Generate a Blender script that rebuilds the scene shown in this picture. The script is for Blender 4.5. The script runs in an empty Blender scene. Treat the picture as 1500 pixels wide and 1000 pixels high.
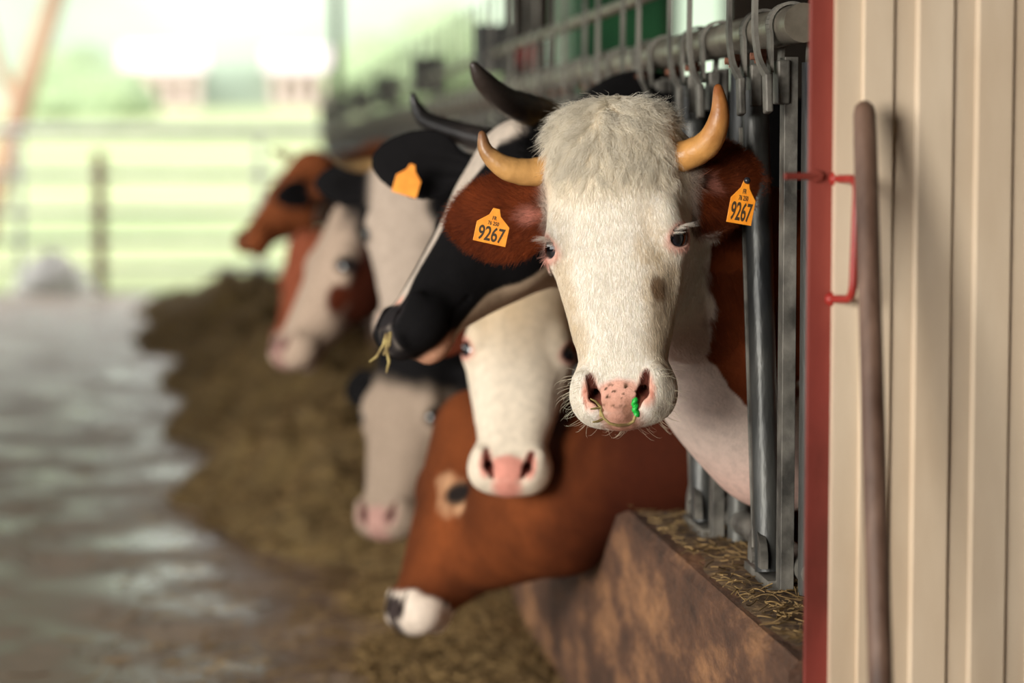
import bpy, bmesh, math, random
import numpy as np
from mathutils import Vector, Matrix

# ---------------------------------------------------------------- camera, light, exposure
SC = bpy.context.scene
COL = SC.collection
random.seed(7)
RNG = np.random.default_rng(7)
CAM_H = 1.29
FPX = 3540.0
YAW, PITCH = math.atan(420 / FPX), math.atan(274 / FPX)
cam_d = bpy.data.cameras.new('camera')
cam_d.sensor_width = 36.0
cam_d.lens = FPX * 36.0 / 1500.0
cam_d.clip_start, cam_d.clip_end = 0.05, 2000
cam_d.dof.use_dof = True
cam_d.dof.focus_distance = 3.86
cam_d.dof.aperture_fstop = 1.9
cam = bpy.data.objects.new('camera', cam_d)
COL.objects.link(cam)
cam.location = (0, 0, CAM_H)
cam.rotation_euler = (math.pi / 2 - PITCH, 0, -YAW)
SC.camera = cam

world = bpy.data.worlds.new('overcast_sky')
SC.world = world
world.use_nodes = True
_nt = world.node_tree
_bg = _nt.nodes['Background']
_bg.inputs['Color'].default_value = (1.0, 0.985, 0.95, 1)
_bg.inputs['Strength'].default_value = 3.2

sun_d = bpy.data.lights.new('sun', 'SUN')
sun_d.energy = 6.0
sun_d.angle = math.radians(30)
sun_d.color = (1.0, 0.95, 0.86)
sun = bpy.data.objects.new('sun', sun_d)
COL.objects.link(sun)
# light travels along this direction: from behind and left of the camera, fairly high
sun.rotation_euler = Vector((0.78, 1.0, -0.165)).to_track_quat('-Z', 'Y').to_euler()

SC.view_settings.view_transform = 'Standard'
SC.view_settings.look = 'None'
SC.view_settings.gamma = 1.0
SC.view_settings.exposure = 0.0
SC.view_settings.use_curve_mapping = False
try:
    SC.cycles.use_denoising = True
    SC.cycles.max_bounces = 6
    SC.cycles.diffuse_bounces = 3
    SC.cycles.sample_clamp_indirect = 6
except Exception:
    pass

ROT = cam.rotation_euler.to_matrix()


def at(px, py, y):
    """world point on the ray through a photo pixel at world distance y"""
    d = ROT @ Vector(((px - 750) / FPX, -(py - 500) / FPX, -1.0))
    k = y / d.y
    return Vector((d.x * k, d.y * k, CAM_H + d.z * k))


# ---------------------------------------------------------------- helpers
def srgb(r, g, b):
    return tuple(((c / 255) / 12.92 if c <= 10 else ((c / 255 + .055) / 1.055) ** 2.4) for c in (r, g, b))


MATS = {}


def mat(name, col=(.5, .5, .5), rough=.6, metal=0.0, spec=.5, col2=None, nscale=8, stretch=(1, 1, 1),
        bump=0.0, bscale=40, attr=None, col3=None, coords='Object', detail=6, ramp=(.35, .65), coat=0,
        sss=0, rough2=None, nrough=.55):
    if name in MATS:
        return MATS[name]
    m = bpy.data.materials.new(name)
    m.use_nodes = True
    nt = m.node_tree
    N, L = nt.nodes, nt.links
    b = N['Principled BSDF']
    b.inputs['Roughness'].default_value = rough
    b.inputs['Metallic'].default_value = metal
    b.inputs['Specular IOR Level'].default_value = spec
    b.inputs['Coat Weight'].default_value = coat
    b.inputs['Base Color'].default_value = (*col, 1)
    tc = N.new('ShaderNodeTexCoord')
    mp = N.new('ShaderNodeMapping')
    mp.inputs['Scale'].default_value = stretch
    L.new(tc.outputs[coords], mp.inputs['Vector'])
    src = None
    if attr:
        at_ = N.new('ShaderNodeAttribute')
        at_.attribute_name = attr
        src = at_.outputs['Color']
        L.new(src, b.inputs['Base Color'])
    if col2 is not None:
        n = N.new('ShaderNodeTexNoise')
        n.inputs['Scale'].default_value = nscale
        n.inputs['Detail'].default_value = detail
        n.inputs['Roughness'].default_value = nrough
        L.new(mp.outputs[0], n.inputs['Vector'])
        r = N.new('ShaderNodeValToRGB')
        e = r.color_ramp.elements
        e[0].position, e[1].position = ramp
        if attr:
            e[0].color, e[1].color = (*col, 1), (*col2, 1)
            mx = N.new('ShaderNodeMix'); mx.data_type = 'RGBA'; mx.blend_type = 'MULTIPLY'
            mx.inputs[0].default_value = 1
            L.new(src, mx.inputs[6]); L.new(r.outputs[0], mx.inputs[7])
            L.new(mx.outputs[2], b.inputs['Base Color'])
        else:
            e[0].color, e[1].color = (*col, 1), (*col2, 1)
            if col3 is not None:
                e2 = r.color_ramp.elements.new(.5 * (ramp[0] + ramp[1])); e2.color = (*col3, 1)
            L.new(r.outputs[0], b.inputs['Base Color'])
        L.new(n.outputs[0], r.inputs[0])
        if rough2 is not None:
            mr = N.new('ShaderNodeMapRange')
            mr.inputs['From Min'].default_value, mr.inputs['From Max'].default_value = ramp
            mr.inputs['To Min'].default_value, mr.inputs['To Max'].default_value = rough, rough2
            L.new(n.outputs[0], mr.inputs['Value'])
            L.new(mr.outputs[0], b.inputs['Roughness'])
    if bump:
        n2 = N.new('ShaderNodeTexNoise')
        n2.inputs['Scale'].default_value = bscale
        n2.inputs['Detail'].default_value = 8
        L.new(mp.outputs[0], n2.inputs['Vector'])
        bp = N.new('ShaderNodeBump')
        bp.inputs['Strength'].default_value = bump
        bp.inputs['Distance'].default_value = .01
        L.new(n2.outputs[0], bp.inputs['Height'])
        L.new(bp.outputs[0], b.inputs['Normal'])
    if sss:
        b.inputs['Subsurface Weight'].default_value = sss
        b.inputs['Subsurface Radius'].default_value = (.01, .004, .002)
        b.inputs['Subsurface Scale'].default_value = 1
    MATS[name] = m
    return m


def adopt(o, parent):
    if parent is not None:
        o.parent = parent
        if parent.type == 'EMPTY':
            o.matrix_parent_inverse = Matrix.Translation(-Vector(parent.location))


def link(name, me, m=None, parent=None, smooth=False):
    o = bpy.data.objects.new(name, me)
    COL.objects.link(o)
    if m is not None:
        me.materials.append(m)
    adopt(o, parent)
    if smooth:
        for p in me.polygons:
            p.use_smooth = True
    return o


def mesh_from(name, verts, faces):
    me = bpy.data.meshes.new(name)
    me.from_pydata([tuple(v) for v in verts], [], faces)
    me.update()
    return me


class MB:
    """collects shapes that belong to one mesh"""
    def __init__(s):
        s.v, s.f = [], []

    def add(s, vs, fs):
        k = len(s.v)
        s.v += [Vector(v) for v in vs]
        s.f += [tuple(i + k for i in f) for f in fs]
        return s

    def box(s, c, size, M=None, bev=0.0):
        bm = bmesh.new()
        bmesh.ops.create_cube(bm, size=1)
        for v in bm.verts:
            v.co = Vector((v.co.x * size[0], v.co.y * size[1], v.co.z * size[2]))
        if bev:
            bmesh.ops.bevel(bm, geom=bm.edges[:], offset=bev, segments=2, affect='EDGES', profile=.5)
        for v in bm.verts:
            p = v.co
            if M is not None:
                p = M @ p
            v.co = p + Vector(c)
        bm.verts.index_update()
        s.add([v.co.copy() for v in bm.verts], [[v.index for v in f.verts] for f in bm.faces])
        bm.free()
        return s

    def bar(s, a, b, w, t, up=(0, 1, 0), bev=.001):
        a, b = Vector(a), Vector(b)
        z = (b - a)
        l = z.length
        z.normalize()
        x = Vector(up) - z * Vector(up).dot(z)
        x.normalize()
        y = z.cross(x)
        M = Matrix((x, y, z)).transposed()
        return s.box((a + b) / 2, (w, t, l), M, bev)

    def tube(s, pts, r, n=12, cap=True, flat=None):
        pts = [Vector(p) for p in pts]
        rs = r if isinstance(r, (list, tuple)) else [r] * len(pts)
        k = len(s.v)
        up = None
        for i, p in enumerate(pts):
            if i == 0:
                t = pts[1] - pts[0]
            elif i == len(pts) - 1:
                t = pts[-1] - pts[-2]
            else:
                t = (pts[i + 1] - p).normalized() + (p - pts[i - 1]).normalized()
            t.normalize()
            if up is None:
                up = Vector((0, 0, 1)) if abs(t.z) < .9 else Vector((0, 1, 0))
            x = up - t * up.dot(t)
            x.normalize()
            up = x
            y = t.cross(x)
            for j in range(n):
                a = 2 * math.pi * j / n
                fl = flat if flat else 1
                s.v.append(p + (x * math.cos(a) * fl + y * math.sin(a)) * rs[i])
        for i in range(len(pts) - 1):
            for j in range(n):
                a, b = k + i * n + j, k + i * n + (j + 1) % n
                s.f.append((a, b, b + n, a + n))
        if cap:
            s.f.append(tuple(k + j for j in reversed(range(n))))
            s.f.append(tuple(k + (len(pts) - 1) * n + j for j in range(n)))
        return s

    def prism(s, prof, x0, x1, plane='yz'):
        """closed 2D profile extruded along the third axis"""
        k = len(s.v)
        n = len(prof)
        for x in (x0, x1):
            for (a, b) in prof:
                s.v.append(Vector({'yz': (x, a, b), 'xz': (a, x, b), 'xy': (a, b, x)}[plane]))
        s.f.append(tuple(k + i for i in reversed(range(n))))
        s.f.append(tuple(k + n + i for i in range(n)))
        for i in range(n):
            j = (i + 1) % n
            s.f.append((k + i, k + j, k + n + j, k + n + i))
        return s

    def sphere(s, c, r, n=16, sc=(1, 1, 1)):
        bm = bmesh.new()
        bmesh.ops.create_uvsphere(bm, u_segments=n, v_segments=max(6, n // 2), radius=r)
        bm.verts.index_update()
        s.add([Vector((v.co.x * sc[0], v.co.y * sc[1], v.co.z * sc[2])) + Vector(c) for v in bm.verts],
              [[v.index for v in f.verts] for f in bm.faces])
        bm.free()
        return s

    def build(s, name, m=None, parent=None, smooth=True, angle=35):
        me = mesh_from(name, s.v, s.f)
        bm = bmesh.new()
        bm.from_mesh(me)
        bmesh.ops.recalc_face_normals(bm, faces=bm.faces[:])
        bm.to_mesh(me)
        bm.free()
        o = link(name, me, m, parent, smooth)
        if smooth:
            try:
                me.set_sharp_from_angle(angle=math.radians(angle))
            except Exception:
                pass
        return o


def tag(o, label=None, cat=None, group=None, kind=None):
    if label: o['label'] = label
    if cat: o['category'] = cat
    if group: o['group'] = group
    if kind: o['kind'] = kind
    return o


def empty(name, loc=(0, 0, 0)):
    o = bpy.data.objects.new(name, None)
    o.empty_display_size = .1
    COL.objects.link(o)
    o.location = loc
    return o


def copy_tree(o, parent=None, off=None):
    c = o.copy()
    COL.objects.link(c)
    c.parent = parent
    if off is not None:
        c.location = o.location + Vector(off)
    for ch in list(o.children):
        copy_tree(ch, c)
    return c


def attr_color(me, cols, name='coat'):
    a = me.color_attributes.new(name, 'FLOAT_COLOR', 'POINT')
    c = np.ones((len(cols), 4), np.float32)
    c[:, :3] = cols
    a.data.foreach_set('color', c.ravel())


# ---------------------------------------------------------------- numpy noise
def _hash(i, j, k):
    n = (i * 374761393 + j * 668265263 + k * 2147483647 + 1013904223) & 0xffffffff
    n = ((n ^ (n >> 13)) * 1274126177) & 0xffffffff
    n = n ^ (n >> 16)
    return (n & 0xffff) / 65535.0


def vnoise(P):
    P = np.asarray(P, float)
    I = np.floor(P).astype(np.int64)
    F = P - I
    F = F * F * (3 - 2 * F)
    r = 0
    for dx in (0, 1):
        for dy in (0, 1):
            for dz in (0, 1):
                w = ((F[..., 0] if dx else 1 - F[..., 0]) * (F[..., 1] if dy else 1 - F[..., 1])
                     * (F[..., 2] if dz else 1 - F[..., 2]))
                r = r + w * _hash(I[..., 0] + dx, I[..., 1] + dy, I[..., 2] + dz)
    return r


def fbm(P, o=3):
    r, a, t = 0, 1, 0
    for i in range(o):
        r = r + a * vnoise(P * 2 ** i + 17.3 * i)
        t += a
        a *= .5
    return r / t


# ---------------------------------------------------------------- implicit surfaces
def smin(a, b, k):
    h = np.clip(.5 + .5 * (b - a) / k, 0, 1)
    return b * (1 - h) + a * h - k * h * (1 - h)


def smax(a, b, k):
    return -smin(-a, -b, k)


def ell(P, c, r):
    q = P - np.array(c)
    r = np.array(r)
    k0 = np.sqrt(((q / r) ** 2).sum(-1)) + 1e-9
    k1 = np.sqrt(((q / r ** 2) ** 2).sum(-1)) + 1e-9
    return k0 * (k0 - 1) / k1


def ellR(P, c, r, R):
    return ell((P - np.array(c)) @ R, (0, 0, 0), r)


def caps(P, a, b, ra, rb):
    a, b = np.array(a, float), np.array(b, float)
    ab = b - a
    t = np.clip(((P - a) @ ab) / max(ab @ ab, 1e-12), 0, 1)
    d = P - a - t[..., None] * ab
    return np.sqrt((d ** 2).sum(-1)) - (ra + (rb - ra) * t)


def smooth_table(xs, ys, n=600, sig=.010):
    g = np.linspace(xs[0], xs[-1], n)
    v = np.interp(g, xs, ys)
    w = int(3 * sig / (g[1] - g[0]))
    k = np.exp(-.5 * (np.arange(-w, w + 1) * (g[1] - g[0]) / sig) ** 2)
    k /= k.sum()
    vp = np.pad(v, w, mode='edge')
    return g, np.convolve(vp, k, 'valid')


T_A = smooth_table([-.06, 0, .05, .10, .16, .20, .26, .32, .38, .43, .52],
                   [.080, .096, .104, .111, .115, .112, .101, .085, .073, .070, .062])
T_F = smooth_table([-.06, 0, .05, .12, .18, .25, .32, .38, .44, .52],
                   [-.03, .0, .012, .016, .012, .006, .003, .002, -.001, -.012])
T_B = smooth_table([-.06, 0, .08, .14, .20, .26, .32, .38, .43, .52],
                   [-.13, -.16, -.19, -.212, -.215, -.195, -.160, -.130, -.115, -.102])


def unit(v):
    v = np.array(v, float)
    return v / np.linalg.norm(v)


EYE_C = np.array((.188, .091, -.040))
EYE_N = unit((-.02, .86, .50))
EYE_A = unit((.45, -.45, .80) - EYE_N * np.dot((.45, -.45, .80), EYE_N))
EYE_B = np.cross(EYE_N, EYE_A)
EYE_R = np.stack([EYE_A, EYE_B, EYE_N], 1)


def head_sdf(Q, blob=1.0):
    """Q in head axes: u poll to muzzle, v sideways, w out of the face"""
    u, w = Q[..., 0], Q[..., 2]
    M = Q.copy()
    M[..., 1] = np.abs(Q[..., 1])
    v = M[..., 1]
    a = np.interp(u, *T_A)
    f = np.interp(u, *T_F)
    b = np.interp(u, *T_B)
    c, h = (f + b) / 2, (f - b) / 2
    t = (w - c) / h
    g = 1 - .27 * np.clip(-t, 0, 1.2) ** 1.4 - .06 * np.clip(t, 0, 1) ** 2
    ag = a * g
    p = 2.7
    r = ((v / ag) ** p + np.abs(t) ** p + 1e-9) ** (1 / p)
    d = (r - 1) * np.minimum(ag, h)
    d = smax(d, u - .478, .05)
    d = smax(d, -.022 - u, .06)
    # poll, brows, lids, cheek bone, cheek muscle
    d = smin(d, ell(M, (.005, .0, -.045), (.050, .085, .05)), .04)
    d = smin(d, ell(M, (.160, .086, -.024), (.036, .024, .026)), .022)
    d = smin(d, caps(M, EYE_C, EYE_C, .0320, .0320), .018)
    d = smin(d, caps(M, (.215, .088, -.052), (.33, .060, -.052), .014, .008), .03)
    d = smin(d, ell(M, (.20, .066, -.135), (.085, .036, .062)), .03)
    # hollow beside the nose bone and above the eye
    d = smax(d, -ell(M, (.29, .104, -.026), (.045, .014, .020)), .02)
    # muzzle
    d = smin(d, ell(M, (.440, .048, -.045), (.050, .040, .044)), .022)
    d = smin(d, ell(M, (.462, .0, -.042), (.040, .058, .042)), .02)
    d = smin(d, ell(M, (.440, .0, -.100), (.040, .042, .026)), .015)
    d = smin(d, ell(M, (.452, .0, -.010), (.034, .028, .018)), .012)
    d = smin(d, caps(M, (.420, .060, -.012), (.464, .050, -.018), .015, .015), .012)
    # nostril and mouth
    nos = np.minimum(caps(M, (.418, .047, .004), (.446, .041, .000), .0050, .0085), caps(M, (.446, .041, .000), (.472, .029, -.008), .0085, .0035))
    d = smax(d, -nos, .005)
    d = smax(d, -caps(M, (.450, .040, -.002), (.428, .042, -.035), .009, .006), .005)
    mo = np.minimum(caps(M, (.500, .0, -.078), (.470, .045, -.076), .005, .005),
                    np.minimum(caps(M, (.470, .045, -.076), (.41, .072, -.080), .005, .006),
                               caps(M, (.41, .072, -.080), (.36, .072, -.088), .006, .003)))
    d = smax(d, -mo, .006)
    # eye opening
    d = smax(d, -ellR(M, EYE_C + EYE_N * .0290, (.0275, .0190, .021), EYE_R), .004)
    return d


class Ear:
    def __init__(s, root, axis, face, L=.17, Wd=.11, cup=5.0, th=.010):
        s.root = np.array(root, float)
        s.e1 = unit(axis)
        n = np.array(face, float)
        s.e3 = unit(n - s.e1 * np.dot(n, s.e1))
        s.e2 = np.cross(s.e3, s.e1)
        s.L, s.W, s.cup, s.th = L, Wd, cup, th

    def loc(s, Q):
        q = Q - s.root
        return q @ s.e1, q @ s.e2, q @ s.e3

    def sdf(s, Q):
        a, b, c = s.loc(Q)
        t = a / s.L
        k = s.cup * np.clip(1.15 - t * .8, .2, 1.2)
        c2 = c - k * b * b + .25 * np.clip(t, -.2, 1.2) ** 2 * s.L * .3
        # egg outline, widest before the middle, narrowing root
        x = (t - .52) / .50
        wd = s.W / 2 * (1 - .22 * x)
        E = np.stack([x * s.L * .5, b / wd * s.W / 2, c2], -1)
        d = ell(E, (0, 0, 0), (s.L * .5, s.W / 2, s.th))
        d = np.minimum(d, 1) * .8
        r = caps(Q, s.root - s.e1 * .03, s.root + s.e1 * .045, .034, .022)
        hollow = ell(np.stack([a, b, c], -1), (.055, 0, .024), (.06, .022, .022))
        d = smin(d, r, .022)
        return smax(d, -hollow, .012)


class Pose:
    """head frame placed in the world"""
    def __init__(s, poll, muzzle, facing, scale=None):
        O, E = np.array(poll), np.array(muzzle)
        s.U = unit(E - O)
        W = np.array(facing, float)
        s.W = unit(W - s.U * (W @ s.U))
        s.V = np.cross(s.W, s.U)
        s.s = scale if scale else np.linalg.norm(E - O) / .46
        s.O = O
        s.R = np.stack([s.U, s.V, s.W], 1)

    def to(s, P):
        return ((P - s.O) @ s.R) / s.s

    def out(s, q):
        return s.O + (s.R @ np.array(q, float)) * s.s

    def dirn(s, q):
        return s.R @ np.array(q, float)


def surface(f, axes):
    """surface nets on a non-uniform grid, pruned by blocks"""
    ax = [np.asarray(a, float) for a in axes]
    n = [len(a) for a in ax]
    B = 6
    F = np.ones(n, np.float32)
    st = [list(range(0, k, B)) for k in n]
    cs, hs = [], []
    for d in range(3):
        c = np.array([(ax[d][i] + ax[d][min(i + B, n[d] - 1)]) / 2 for i in st[d]])
        h = np.array([(ax[d][min(i + B, n[d] - 1)] - ax[d][i]) / 2 for i in st[d]])
        cs.append(c); hs.append(h)
    C = np.stack(np.meshgrid(*cs, indexing='ij'), -1)
    H = np.stack(np.meshgrid(*hs, indexing='ij'), -1)
    V = np.concatenate([f(c) for c in np.array_split(C.reshape(-1, 3), max(1, C.size // 600000))]).reshape(C.shape[:3])
    rad = np.sqrt((H ** 2).sum(-1))
    keep = np.abs(V) < rad * 1.7 + .012
    sg = np.where(V < 0, -1.0, 1.0).astype(np.float32)
    Fb = np.repeat(np.repeat(np.repeat(sg, B, 0), B, 1), B, 2)[:n[0], :n[1], :n[2]]
    F[...] = Fb
    kf = np.repeat(np.repeat(np.repeat(keep, B, 0), B, 1), B, 2)[:n[0], :n[1], :n[2]]
    idx = np.argwhere(kf)
    for part in np.array_split(idx, max(1, len(idx) // 400000)):
        P = np.stack([ax[d][part[:, d]] for d in range(3)], -1)
        F[part[:, 0], part[:, 1], part[:, 2]] = f(P)
    S = F < 0
    cell = np.zeros([k - 1 for k in n], bool)
    allc = np.ones_like(cell)
    for dx in (0, 1):
        for dy in (0, 1):
            for dz in (0, 1):
                s = S[dx:n[0] - 1 + dx, dy:n[1] - 1 + dy, dz:n[2] - 1 + dz]
                cell |= s
                allc &= s
    cell &= ~allc
    ci = np.argwhere(cell)
    vid = -np.ones(cell.shape, np.int64)
    vid[ci[:, 0], ci[:, 1], ci[:, 2]] = np.arange(len(ci))
    acc = np.zeros((len(ci), 3))
    cnt = np.zeros(len(ci))
    for d in range(3):
        o1, o2 = [x for x in range(3) if x != d]
        for p in (0, 1):
            for q in (0, 1):
                a = ci.copy(); a[:, o1] += p; a[:, o2] += q
                b = a.copy(); b[:, d] += 1
                fa = F[a[:, 0], a[:, 1], a[:, 2]].astype(float)
                fb = F[b[:, 0], b[:, 1], b[:, 2]].astype(float)
                m = (fa < 0) != (fb < 0)
                t = np.where(m, fa / np.where(m, fa - fb, 1), 0)
                P = np.stack([ax[k][a[:, k]] for k in range(3)], -1)
                P[:, d] += t * (ax[d][b[:, d]] - ax[d][a[:, d]])
                acc[m] += P[m]
                cnt[m] += 1
    Vt = acc / np.maximum(cnt, 1)[:, None]
    e = 1e-4
    for it in range(2):
        v0 = f(Vt)
        g = np.stack([(f(Vt + np.eye(3)[d] * e) - v0) / e for d in range(3)], -1)
        gl = (g ** 2).sum(-1)
        step = g * (v0 / np.maximum(gl, .05))[:, None]
        L = np.sqrt((step ** 2).sum(-1))
        lim = .004
        step *= np.minimum(1, lim / np.maximum(L, 1e-9))[:, None]
        Vt = Vt - step
    faces = []
    for d in range(3):
        o1, o2 = [x for x in range(3) if x != d]
        sl = [slice(None)] * 3; sl2 = [slice(None)] * 3
        sl[d] = slice(0, n[d] - 1); sl2[d] = slice(1, n[d])
        A, Bm = S[tuple(sl)], S[tuple(sl2)]
        e_i = np.argwhere(A != Bm)
        ok = (e_i[:, o1] > 0) & (e_i[:, o2] > 0) & (e_i[:, o1] < n[o1] - 1) & (e_i[:, o2] < n[o2] - 1)
        e_i = e_i[ok]
        ins = A[e_i[:, 0], e_i[:, 1], e_i[:, 2]]

        def g_(a, b):
            x = e_i.copy(); x[:, o1] -= a; x[:, o2] -= b
            return vid[x[:, 0], x[:, 1], x[:, 2]]
        q = np.stack([g_(1, 1), g_(0, 1), g_(0, 0), g_(1, 0)], -1)
        flip = ins if d != 1 else ~ins
        q[~flip] = q[~flip][:, ::-1]
        faces.append(q)
    Q = np.concatenate(faces)
    Q = Q[(Q >= 0).all(1)]
    return Vt, Q


def np_mesh(name, V, Q):
    me = bpy.data.meshes.new(name)
    me.vertices.add(len(V))
    me.vertices.foreach_set('co', V.astype(np.float32).ravel())
    me.loops.add(Q.size)
    me.loops.foreach_set('vertex_index', Q.astype(np.int32).ravel())
    me.polygons.add(len(Q))
    me.polygons.foreach_set('loop_start', np.arange(0, Q.size, Q.shape[1], dtype=np.int32))
    me.polygons.foreach_set('loop_total', np.full(len(Q), Q.shape[1], np.int32))
    me.polygons.foreach_set('use_smooth', np.ones(len(Q), bool))
    me.update(calc_edges=True)
    return me


def graded(lo, hi, a, b, fine, coarse):
    """grid line positions from lo to hi, fine inside a..b and growing outside"""
    out = list(np.arange(a, b + fine, fine))
    x, s = out[-1], fine
    while x < hi:
        s = min(s * 1.08, coarse); x += s; out.append(x)
    x, s = a, fine
    while x > lo:
        s = min(s * 1.08, coarse); x -= s; out.insert(0, x)
    return np.array(out)
# ---------------------------------------------------------------- setting
M_conc = mat('alley_concrete', srgb(96, 72, 54), rough=.26, spec=.8, col2=srgb(170, 146, 124), col3=srgb(128, 102, 82), nscale=2.4, bump=.035,
             bscale=14, rough2=.62, detail=10)
M_kerb = mat('stained_concrete', srgb(40, 31, 27), rough=.75, col2=srgb(168, 122, 84), col3=srgb(100, 70, 52), nscale=6, stretch=(1, .42, 1.05), nrough=.70,
             bump=.6, bscale=60, detail=12, ramp=(.34, .68))
M_sheet = mat('cream_sheet', srgb(204, 181, 154), rough=.45, spec=.4, col2=srgb(228, 209, 184), nscale=3, stretch=(2, 2, .5), detail=9, bump=.05, bscale=30)
M_roof = mat('barn_roof', srgb(90, 84, 78), rough=.8)
M_dark = mat('barn_boards', srgb(46, 38, 32), rough=.9, col2=srgb(70, 60, 50), nscale=3, stretch=(1, 6, .4))
M_galv = mat('galvanised', srgb(64, 62, 58), rough=.5, metal=.35, spec=.5, col2=srgb(130, 126, 118), nscale=14, bump=.2, bscale=60, rough2=.65, detail=8)
M_pipe = mat('worn_pipe', srgb(92, 84, 74), rough=.34, metal=.55, col2=srgb(150, 142, 128), nscale=9, bump=.12, bscale=50, detail=8)
M_tube = mat('dark_tube', srgb(38, 40, 42), rough=.42, metal=.45, col2=srgb(96, 96, 92), nscale=9, stretch=(1, 1, .25), bump=.25, bscale=60, detail=9)
M_rubber = mat('black_rubber', (.012, .012, .013), rough=.5)
M_rust = mat('rust_bolt', srgb(96, 56, 40), rough=.85, col2=srgb(130, 84, 62), nscale=60, bump=.4, bscale=120)
M_red = mat('red_paint', srgb(92, 38, 30), rough=.55, spec=.3, col2=srgb(136, 62, 52), col3=srgb(124, 52, 44), nscale=5, stretch=(1, 1, .5), detail=9, bump=.1, bscale=60)
M_redb = mat('bright_red_paint', srgb(150, 40, 34), rough=.4, spec=.5, col2=srgb(176, 58, 48), nscale=20)
M_wood = mat('worn_wood', srgb(78, 54, 42), rough=.5, col2=srgb(128, 100, 84), nscale=7, stretch=(3, 3, .35), detail=9, bump=.1, bscale=60)
M_grass = mat('grass_field', srgb(130, 146, 98), rough=.9, col2=srgb(158, 166, 122), nscale=.25, detail=6)

def struct(o, label=None):
    o['kind'] = 'structure'
    return o

YB = 22.6          # far end of the barn
# alley floor (ends with the barn), outdoor field beyond
mb = MB().box((3.4, (YB + -11) / 2, -.05), (15.4, YB + 11, .1))
struct(mb.build('floor', M_conc, smooth=False))
gx = np.linspace(-90, 90, 40); gy = np.concatenate([np.linspace(YB, 60, 24), np.linspace(64, 170, 24)])
vs, fs = [], []
for j, y in enumerate(gy):
    for i, x in enumerate(gx):
        rise = max(0, y - 27) * .0322 + .15 * math.sin(x * .07 + y * .05) * min(1, (y - YB) / 20)
        vs.append((x, y, -.02 + rise))
for j in range(len(gy) - 1):
    for i in range(len(gx) - 1):
        a = j * len(gx) + i
        fs.append((a, a + 1, a + len(gx) + 1, a + len(gx)))
tag(link('grass_field', mesh_from('grass_field', vs, fs), M_grass, smooth=True), 'bright green grass pasture beyond the fence', 'grass', kind='stuff')

# wooded hillside, far
M_hill = mat('hill_woods', srgb(118, 134, 116), rough=1, col2=srgb(150, 164, 146), nscale=.035, detail=10)
vs, fs = [], []
hx = np.linspace(-160, 200, 120); hy = np.linspace(150, 330, 40)
P = np.array([[x, y, 0] for y in hy for x in hx])
nz = fbm(P * .06, 4)
for k, (x, y, _) in enumerate(P):
    t = (y - 150) / 180
    vs.append((x, y, 3 + 58 * t ** .8 + (nz[k] - .5) * 16 * min(1, t * 6)))
n = len(hx)
for j in range(len(hy) - 1):
    for i in range(n - 1):
        fs.append((j * n + i, j * n + i + 1, (j + 1) * n + i + 1, (j + 1) * n + i))
tag(link('hillside', mesh_from('hillside', vs, fs), M_hill, smooth=True), kind='structure')

# barn shell, carried on unseen behind the camera to dim the inside
ROOF_Z = 3.4
mb = MB()
mb.prism([(-4.2, 3.1), (3.0, 5.4), (11.2, 3.1), (11.2, 3.2), (3.0, 5.5), (-4.2, 3.2)], -11.0, YB + .6, 'xz')
struct(mb.build('ceiling', M_roof, smooth=False))
# unseen left side wall, opening above a low parapet shaped for the key light
mb = MB().box((-4.1, 13.5, .9), (.15, 18.5, 1.8)).box((-4.1, 13.5, 2.9), (.15, 18.5, .6)).box((-4.1, -7.7, 1.6), (.15, 6.6, 3.2)).box((-4.1, 0, .4), (.15, 9, .8))
for y in (3.4, 8, 12.6, 17.2, 22.6):
    mb.box((-4.1, y, 1.5), (.16, .16, 3.0))
struct(mb.build('wall_left', M_dark, smooth=False))
mb = MB().box((11, 5.6, 1.6), (.15, 33, 3.2)).box((3.45, -11, 1.6), (15, .15, 3.2)).prism([(-4.2, 3.1), (3.0, 5.4), (11.2, 3.1)], -11.1, -10.95, 'xz')  # end wall behind the camera is unseen, added to cut the sky light
struct(mb.build('wall_right', M_dark, smooth=False))
# far gable to the right, with two open windows
def wall_with_holes(x0, x1, z0, z1, holes, y, t=.12):
    mb = MB()
    xs = sorted({x0, x1, *[h[0] for h in holes], *[h[1] for h in holes]})
    zs = sorted({z0, z1, *[h[2] for h in holes], *[h[3] for h in holes]})
    for a, b in zip(xs[:-1], xs[1:]):
        for c, d in zip(zs[:-1], zs[1:]):
            if any(h[0] <= a and b <= h[1] and h[2] <= c and d <= h[3] for h in holes):
                continue
            mb.box(((a + b) / 2, y, (c + d) / 2), (b - a, t, d - c))
    return mb
HOL = [(3.05, 3.45, 2.10, 2.45), (4.25, 4.70, 1.9, 2.9)]
struct(wall_with_holes(2.62, 11.05, 0, 3.0, HOL, YB).prism([(2.62, 3.0), (2.62, 5.28), (3.0, 5.38), (11.05, 3.12), (11.05, 3.0)], YB - .06, YB + .06, 'xz').build('wall_back', M_dark, smooth=False))

# concrete feed kerb along the barrier
mb = MB().prism([(.79, 0), (.785, .56), (.80, .576), (1.02, .576), (1.03, 0)], 3.60, YB - .4, 'xz')
mb.prism([(.79, 0), (.785, .56), (.80, .576), (.92, .576), (.92, 0)], 3.30, 3.60, 'xz')
struct(mb.build('wall_kerb', M_kerb, smooth=False))

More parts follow.
